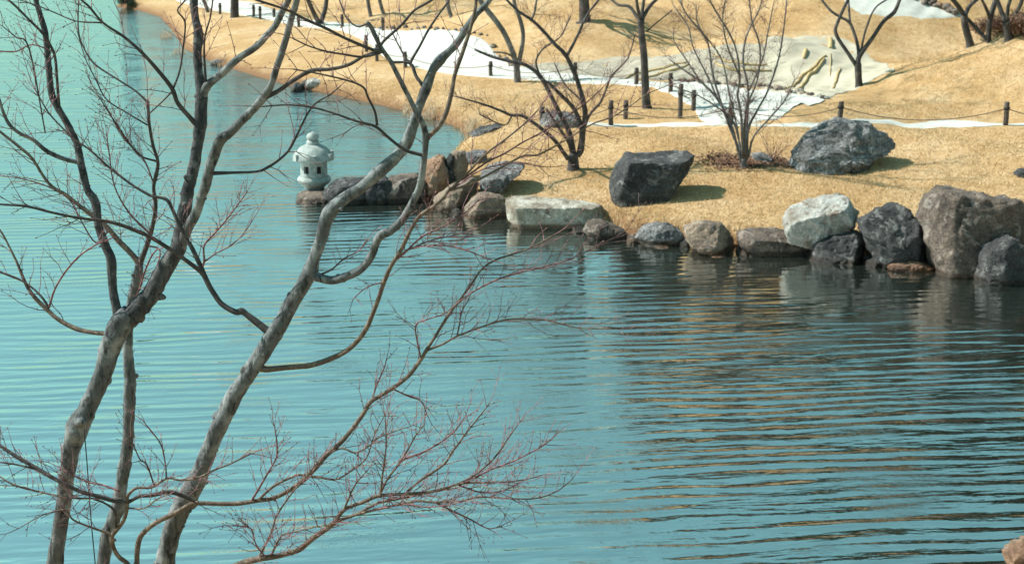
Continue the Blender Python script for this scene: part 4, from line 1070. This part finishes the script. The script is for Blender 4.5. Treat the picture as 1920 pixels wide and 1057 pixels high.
# young maple fanning in from the bottom edge
y5 = 7.2
t5 = Tree('young_maple', y5, 'young maple whose tan branches fan out to the right at the bottom edge', 'tree', FG, tuple(foot(320, y5)), 15)
g = foot(400, y5)
t5.branch([(298,1420,18),(315,1260,17),(350,1150,16),(400,1085,15),(450,1057,14),(480,1048,13),(505,1044,12),(523,1041,12),(545,1035,12),(563,1028,12),(587,1008,11),(614,989,11),(628,977,11),(636,965,9),(647,954,8),(662,947,8),(680,941,8),(700,932,7),(714,928,7),(747,926,6),(797,923,6),(831,916,6),(854,908,5),(881,904,4.5),(917,904,4),(961,902,3),(1000,895,2.5)], 'trunk', tn, -.2, 12, .10, 6)
t5.sprout(.06, .22, .0024, 1, .45)
T5B = [
 [(632,976,8),(650,970,7),(667,964,6),(690,952,6),(714,941,6),(764,931,6),(797,924,5),(850,915,3)],
 [(655,968,6),(680,961,6),(730,949,5),(781,939,5),(814,941,5),(864,939,4.5),(897,931,4),(957,934,3.5),(1003,934,3),(1043,921,2.5),(1073,898,2)],
 [(852,909,5),(887,892,4),(924,861,4),(950,825,3),(975,790,2)],
 [(870,905,4),(920,880,4),(960,865,3.5),(1010,840,3),(1033,824,2)],
 [(714,928,5),(716,900,4),(720,871,4),(724,830,3),(722,780,2)],
 [(713,926,5),(725,900,4.5),(744,874,4.5),(757,855,4),(767,838,4),(780,815,3),(794,797,2.5)],
 [(744,874,4),(761,859,4),(791,848,4),(827,828,3.5),(855,805,3),(874,777,2)],
 [(765,920,5),(791,898,5),(831,871,5),(847,848,4),(862,828,4),(874,811,3.5),(895,785,3),(917,757,2)],
 [(507,1043,5),(527,1005,4),(545,998,3.5),(563,994,3),(620,981,2.5)],
 [(484,1047,5),(500,1015,4),(510,994,4),(520,964,4),(547,924,3.5),(570,898,3),(600,860,2)],
 [(814,940,4),(850,958,4),(880,972,3.5),(915,990,2.5),(940,985,2)],
 [(645,956,5),(655,930,4),(668,905,3),(690,880,2)],
 [(860,909,4),(900,922,3.5),(940,920,3),(975,905,2)],
 [(500,1046,4),(480,1020,3),(470,990,2.5),(440,985,2)],
 [(700,955,4),(760,945,3.5),(800,950,3),(850,945,2)],
]
for i, b in enumerate(T5B):
    t5.branch(b, 'branch', tn if b[0][2] > 4.5 else M['twig'], random.Random(i).uniform(-.35, .25), 6); t5.sprout(.05, .18, .0022, 1, .1)
t5.finish(M['twig'])

# thin cord hanging from the left trunk
q = MB(); tp = at_y(157, 800, y1 - .12)
tube(q, [tp + np.array([0.002 * math.sin(i), 0, -i * .12]) for i in range(24)], [.0035] * 24, 5)
tag(q.build('cord', M['tie'], None, tuple(tp)), 'thin dark cord hanging straight down beside the left trunk', 'cord')

# ---- trees on the far bank
BUD, MINR = 0.006, 0.004
bf, bp = M['bark_far'], M['bark_far_pale']
FB = 'bare trees on the far bank'
def far_tree(base, label, stems, mat=bf, seed=1, name='bare_tree', growlev=3, growL=1.3, twr=.007, cat='tree', spread=0.5, twl=.5, sprout=None, dy=.8):
    b = on_ground(*base)
    t = Tree(name, b[1], label, cat, FB, tuple(b), seed)
    rn = random.Random(seed)
    for i, st in enumerate(stems):
        st = list(st)
        grow = st[-1][1] < 2
        if i == 0:
            ww = st[0][2] * m_per_px(b[1], base[1]) / 2
            t.branch(st, 'trunk', mat, 0, 12, .07, 4, extra=[(tuple(np.array(b) + np.array([0, 0, -.15])), ww * 1.35)], nf=3)
        else:
            t.branch(st, 'branch', mat, rn.uniform(-dy, dy), 8, .05, 4, nf=3)
        pts, rr = t.last
        if grow and growlev >= 0:
            mb = MB(); d = Vector(pts[-1] - pts[-2]).normalized()
            for k in range(2):
                t.grow(mb, pts[-1], d + Vector((rn.uniform(-1, 1), rn.uniform(-1, 1), .5)) * spread * k, growL * rn.uniform(.8, 1.2), rr[-1] * .9, growlev, twr, twl)
            mb.build('crown_branches', mat, t.root)['kind'] = 'stuff'
        if sprout and i > 0: t.sprout(sprout[0], sprout[1], twr * .7, 1, .2, tip=True)
    t.finish(M['twig_far'])
    return t
far_tree((1075, 318), 'spreading low maple with twisted stems on the lawn by the black boulder', [
    [(1075,318,30),(1075,308,25),(1075,298,23),(1077,288,22)],
    [(1083,292,14),(1090,280,13),(1093,247,12),(1097,207,11),(1085,160,10),(1075,133,10),(1060,103,9),(1040,83,8),(1020,60,7),(997,38,7),(970,20,6),(940,-10,5)],
    [(1061,104,7),(1067,98,7),(1083,67,6),(1100,30,5),(1123,0,5)],
    [(997,38,5),(1003,20,5),(1006,0,4)],
    [(1076,292,13),(1072,265,11),(1067,247,11),(1043,200,10),(1023,160,9),(1010,140,9),(987,123,8),(960,116,7),(923,107,6),(890,93,5)],
    [(1065,298,11),(1058,288,9),(1037,260,9),(1000,230,8),(977,217,7),(958,216,7),(937,207,6),(910,197,5),(887,190,4),(850,180,3)],
    [(1085,285,9),(1090,255,9),(1087,227,9),(1073,200,9),(1050,177,8),(1030,157,7),(1015,150,6)],
    [(1087,273,7),(1103,220,6),(1127,190,5),(1147,143,4),(1177,110,3),(1190,67,3)],
    [(1072,285,8),(1064,263,7),(1048,240,6),(1033,217,6),(1025,205,5)],
    [(1095,225,5),(1090,190,5),(1060,160,4),(1040,120,3)],
    [(1012,142,5),(1005,115,4),(1020,90,4),(1050,70,3),(1070,30,3)],
    [(960,217,4),(945,235,3),(900,215,3)]], seed=21, growlev=2, growL=.9, sprout=(.13, .55))
fan = [[(1394,314,16),(1394,306,14),(1395,298,13)],
    [(1390,304,7),(1380,267,6),(1370,233,6),(1343,183,5),(1313,153,4.5),(1280,130,4),(1253,110,3)],
    [(1393,300,7),(1390,220,6),(1383,180,5),(1387,143,5),(1377,83,4),(1343,23,4),(1330,0,3)],
    [(1400,300,7),(1403,243,6),(1420,207,5),(1440,170,4),(1460,110,4),(1470,50,3),(1475,0,3)],
    [(1378,262,6),(1360,217,5),(1337,143,5),(1330,93,4),(1320,67,4),(1287,27,3),(1275,0,3)],
    [(1397,290,6),(1403,173,5),(1393,117,5),(1400,67,4),(1423,20,3),(1428,0,3)],
    [(1403,295,6),(1413,257,4),(1440,225,4),(1470,190,3),(1490,150,2.5)],
    [(1397,295,6),(1398,210,5),(1420,150,4),(1425,90,4),(1410,40,3),(1405,0,3)],
    [(1345,186,4),(1330,150,4),(1300,90,3),(1290,50,3),(1262,10,2.5)],
    [(1314,154,4),(1285,110,3),(1265,80,2.5),(1262,60,2)],
    [(1387,143,4),(1365,90,3.5),(1355,40,3),(1360,0,3)],
    [(1405,170,4),(1430,110,3.5),(1440,60,3),(1450,10,2.5)],
    [(1392,296,5),(1376,230,4),(1350,205,3.5),(1310,180,3),(1270,165,2.5)],
    [(1388,290,5),(1382,240,4),(1368,180,4),(1352,110,3),(1310,50,3),(1305,10,2.5)]]
far_tree((1394, 315), 'fan shaped many stemmed maple on a dark mulch patch', fan, mat=bp, seed=22, growlev=1, growL=.7, twr=.006, sprout=(.11, .5), dy=1.0)
far_tree((1212, 203), 'straight single trunk tree standing beside the rope fence', [
    [(1213,203,23),(1212,195,20),(1210,160,17),(1207,100,16),(1202,57,15),(1202,37,16)],
    [(1200,40,9),(1193,30,8),(1180,13,7),(1160,10,6),(1147,0,5),(1130,-12,4)], [(1201,38,8),(1195,12,7),(1193,-8,6)],
    [(1203,38,10),(1209,27,9),(1220,10,8),(1235,-4,7)], [(1202,36,8),(1206,10,7),(1208,-10,6)], [(1212,60,4),(1235,40,3),(1260,20,3)]], seed=23, growlev=4, growL=1.5, twl=.6)
far_tree((1611, 162), 'forked tree with three bare limbs at the edge of the pale sand mound', [
    [(1611,162,18),(1610,150,15),(1609,128,15),(1609,120,15)],
    [(1606,124,9),(1590,100,8),(1567,63,8),(1573,37,7),(1590,0,7)], [(1609,122,12),(1612,105,11),(1637,70,9),(1657,40,9),(1677,23,9),(1688,-3,8)],
    [(1611,108,9),(1609,90,8),(1603,67,7),(1593,43,7),(1575,32,6),(1557,20,6),(1538,-3,5)], [(1594,45,5),(1592,20,5),(1591,0,4)], [(1614,98,5),(1623,57,5),(1640,17,4),(1665,-2,4)]], seed=24, growlev=3, growL=1.1, twl=.6)
far_tree((1818, 87), 'leftmost dark tree of the clump on the right hand crest', [
    [(1819,87,18),(1817,75,16),(1810,50,15),(1808,28,15)], [(1808,30,11),(1798,14,10),(1783,-4,9)], [(1809,30,10),(1818,12,9),(1836,-4,8)]], seed=25, growlev=2, growL=.9)
far_tree((1853, 78), 'second dark tree of the right hand crest clump with a leaning brace limb', [
    [(1853,80,13),(1854,60,12),(1857,33,12),(1867,0,11)], [(1852,76,10),(1838,62,9),(1822,44,8),(1808,30,7)], [(1857,36,8),(1848,14,7),(1840,-2,6)]], seed=26, growlev=2, growL=.9)
far_tree((1892, 74), 'rightmost dark tree of the right hand crest clump', [
    [(1892,76,20),(1890,60,18),(1887,42,18)], [(1886,44,12),(1876,18,10),(1868,-4,9)], [(1890,44,12),(1902,30,10),(1913,10,9),(1918,-6,8)], [(1888,42,9),(1890,15,8),(1896,-4,7)]], seed=27, growlev=2, growL=.9)
far_tree((969, 154), 'leaning pale footed tree with two crossing trunks by the broad path', [
    [(970,154,17),(969,130,14),(965,110,12),(958,90,12),(945,62,12),(930,40,12),(912,18,12),(895,-6,11)], [(969,130,11),(975,108,10),(981,70,9),(976,40,9),(966,12,8),(962,-8,8)], [(963,108,5),(948,100,4),(925,98,4)]], seed=28, growlev=4, growL=1.5, mat=bp)
far_tree((1096, 39), 'thick trunk rising on the slope at the top centre', [[(1097,40,28),(1096,25,24),(1095,0,22),(1094,-12,21)], [(1095,0,14),(1080,-20,12)], [(1095,-2,14),(1112,-22,12)]], seed=29, growlev=4, growL=1.8)
far_tree((440, 33), 'thick dark trunk by the far path at the top left', [[(440,33,20),(440,20,18),(440,0,17),(440,-10,16)], [(440,-3,10),(425,-22,9)], [(440,-4,10),(452,-24,9)]], seed=30, growlev=4, growL=1.8)
far_tree((599, 47), 'far tree forking low into a V by the far path', [[(600,48,19),(600,42,18)], [(598,44,11),(587,22,10),(576,-3,9)], [(601,44,11),(609,20,10),(613,-4,9)]], seed=31, growlev=4, growL=1.8)
far_tree((692, 32), 'thin pale trunk at the top, left one of two close trunks', [[(695,33,9),(692,15,8),(689,-4,8)]], seed=32, growlev=4, growL=1.6, mat=bp)
far_tree((719, 26), 'thin dark trunk at the top, right one of two close trunks', [[(719,27,9),(714,10,8),(711,-4,8)]], seed=33, growlev=4, growL=1.6, mat=bp)
far_tree((847, 32), 'thin grey trunk at the top left of the thick central trunk', [[(846,33,10),(841,15,9),(838,-4,9)]], seed=34, growlev=4, growL=1.6, mat=bp)
far_tree((386, 24), 'thin pale trunk at the top beside the big left leader', [[(390,25,9),(386,12,8),(380,-5,8)]], seed=35, growlev=4, growL=1.6, mat=bp)

# ---- small twiggy shrub and dry reeds
def twiggy(px, py, hpx, n, label, mat, seed, name='twiggy_shrub', spread=.8, r=.008):
    b = on_ground(px, py); t = Tree(name, b[1], label, 'shrub', None, tuple(b), seed); rn = t.rnd
    L = hpx * m_per_px(b[1], py)
    for i in range(n):
        a = rn.uniform(0, 6.28); k = rn.uniform(.1, spread)
        t.twig(b + np.array([rn.gauss(0, .05), rn.gauss(0, .05), -.02]), (math.cos(a) * k, math.sin(a) * k, 1), L * rn.uniform(.6, 1.1), r, 1, None, .4, .12)
    o = t.twigs.build('stems', mat, t.root, smooth=False); o['kind'] = 'stuff'
twiggy(1446, 302, 56, 14, 'small leafless shrub beside the long grey boulder', M['twig_far'], 51)
def reeds(px, py, wpx, hpx, n, label, seed, mat='reed'):
    b = on_ground(px, py); rn = random.Random(seed); q = MB(); sc = m_per_px(b[1], py)
    for i in range(n):
        x = b[0] + rn.gauss(0, wpx * sc * .35); y = b[1] + rn.gauss(0, .25); h = hpx * sc * rn.uniform(.4, 1.15)
        z = max(height(np.array([x]), np.array([y]))[0], -.05)
        lx, ly = rn.gauss(0, .22) * h, rn.gauss(0, .2) * h
        p = [Vector((x, y, z - .05)), Vector((x + lx * .3, y + ly * .3, z + h * .6)), Vector((x + lx, y + ly, z + h)), Vector((x + lx * 1.7, y + ly * 1.5, z + h * rn.uniform(.65, 1.05)))]
        tube(q, p, [.008, .007, .005, .002], 3, cap=False)
    o = q.build('reed_clump', M[mat], None, tuple(b), smooth=False); tag(o, label, 'reeds', 'dead reed clumps at the pond edge')
reeds(800, 222, 34, 26, 90, 'dead reed clump at the left bank edge behind the sinuous stem', 1)
reeds(884, 246, 22, 22, 80, 'dead reed clump beside the highest shore boulder', 2)
reeds(762, 210, 9, 14, 40, 'thin dead reed clump left of the bigger reed clump', 3)
reeds(312, 70, 26, 14, 60, 'dead reed clump on the point of the left bank', 4)
reeds(335, 100, 20, 12, 50, 'dead reed clump just below the point of the left bank', 5)
reeds(415, 122, 11, 10, 50, 'dead reed clump under the big left leader on the bank edge', 6)

# fallen leaves under the fan maple
def litter():
    b = on_ground(1394, 304); n = 2600; rn = np.random.default_rng(5)
    x = b[0] + rn.normal(0, .42, n) + .1; y = b[1] + rn.normal(0, .26, n)
    z = height(x, y) + .022
    a = rn.uniform(0, 6.28, n); s = rn.uniform(.018, .04, n)
    c = np.empty((n, 4, 3))
    for k, (u, v) in enumerate(((-1, -.6), (1, -.6), (1, .6), (-1, .6))):
        c[:, k] = np.stack([x + s * (u * np.cos(a) - v * np.sin(a)), y + s * (u * np.sin(a) + v * np.cos(a)), z + rn.uniform(-.012, .03, n)], 1)
    me = bpy.data.meshes.new('fallen_leaves'); np_mesh(me, c.reshape(-1, 3), np.arange(n * 4).reshape(-1, 4))
    o = link_mesh('fallen_leaves', me, None, M['litter'], smooth=False)
    tag(o, 'russet fallen leaves lying round the foot of the fan shaped maple', 'leaves', kind='stuff')
litter()

def leafy(name, centers, n, leaf, mat, label, cat=None, kind=None, seed=1, parent_part=False):
    """centres: (x, y, z, rx, ry, rz)"""
    rn = np.random.default_rng(seed)
    C = np.array(centers, float); w = C[:, 3] * C[:, 4] * C[:, 5]; w = w / w.sum()
    k = rn.choice(len(C), n, p=w)
    d = rn.normal(size=(n, 3)); d /= np.linalg.norm(d, axis=1)[:, None]
    r = rn.random(n) ** 0.45
    P = C[k, :3] + d * r[:, None] * C[k, 3:6] * (1 + .25 * np.sin(7 * d[:, :1] + 5 * d[:, 2:]))
    a = rn.normal(size=(n, 3)); a /= np.linalg.norm(a, axis=1)[:, None]
    b = np.cross(a, d); b /= (np.linalg.norm(b, axis=1)[:, None] + 1e-6)
    s = leaf * rn.uniform(.6, 1.4, n)[:, None]
    c = np.stack([P - a * s, P + b * s * .6, P + a * s], 1)
    o0 = C[0, :3].copy(); o0[2] = C[:, 2].min() - C[0, 5]
    me = bpy.data.meshes.new(name); np_mesh(me, (c - o0).reshape(-1, 3), np.arange(n * 3).reshape(-1, 3))
    o = link_mesh(name, me, None, mat, smooth=False); o.location = o0
    tag(o, label, cat, kind=kind)
    return o
def bush(px, py, wpx, hpx, n, mat, label, seed):
    b = on_ground(px, py); sc = m_per_px(b[1], py); rn = random.Random(seed)
    leafy('bush', [(b[0] + rn.uniform(-.4, .4) * wpx * sc, b[1] + rn.uniform(-.3, .5), b[2] + hpx * sc * rn.uniform(.25, .55), wpx * sc * .3, .4, hpx * sc * rn.uniform(.3, .5)) for _ in range(6)], n, .05, mat, label, 'bush', seed=seed)
bush(243, 14, 34, 26, 2600, M['shrub'], 'dark evergreen bush on the tip of the left bank', 1)
bush(1868, 66, 90, 44, 5000, M['redbush'], 'russet bush behind the dark tree clump at the top right', 2)
bush(1915, 66, 60, 52, 4000, M['redbush'], 'russet bush at the right edge behind the rightmost dark tree', 3)

# wood of evergreens on the hill, seen in the water
def wood():
    rn = random.Random(9); C = []
    def tree_at(x, y, h):
        z = float(height(np.array([x]), np.array([y]))[0])
        for k in range(7):
            t = (k + .5) / 7
            C.append((x + rn.uniform(-.6, .6), y + rn.uniform(-.6, .6), z + 2.0 + (h - 2.0) * t, 2.6 * (1.08 - t), 2.6 * (1.08 - t), h / 9))
    for i in range(96):
        y = rn.uniform(68, 100); x = y * .15 + 34 * rn.random() ** 0.62
        if x < y * .26 and y < 82: continue
        tree_at(x, y, rn.uniform(11, 17))
    for i in range(60):
        xx = 7 + 38 * rn.random() ** 0.85; tree_at(xx, rn.uniform(76, 98), rn.uniform(6, 10) + 7 * min(1, xx / 14))
    for i in range(26):
        y = rn.uniform(52, 74); x = y * .345 + rn.uniform(4.5, 16); tree_at(x, y, rn.uniform(13, 19))
    leafy('evergreen_wood', C, 210000, .34, M['shrub'], 'dark evergreen wood on the hill that darkens the water', 'wood', 'stuff', 3)
wood()
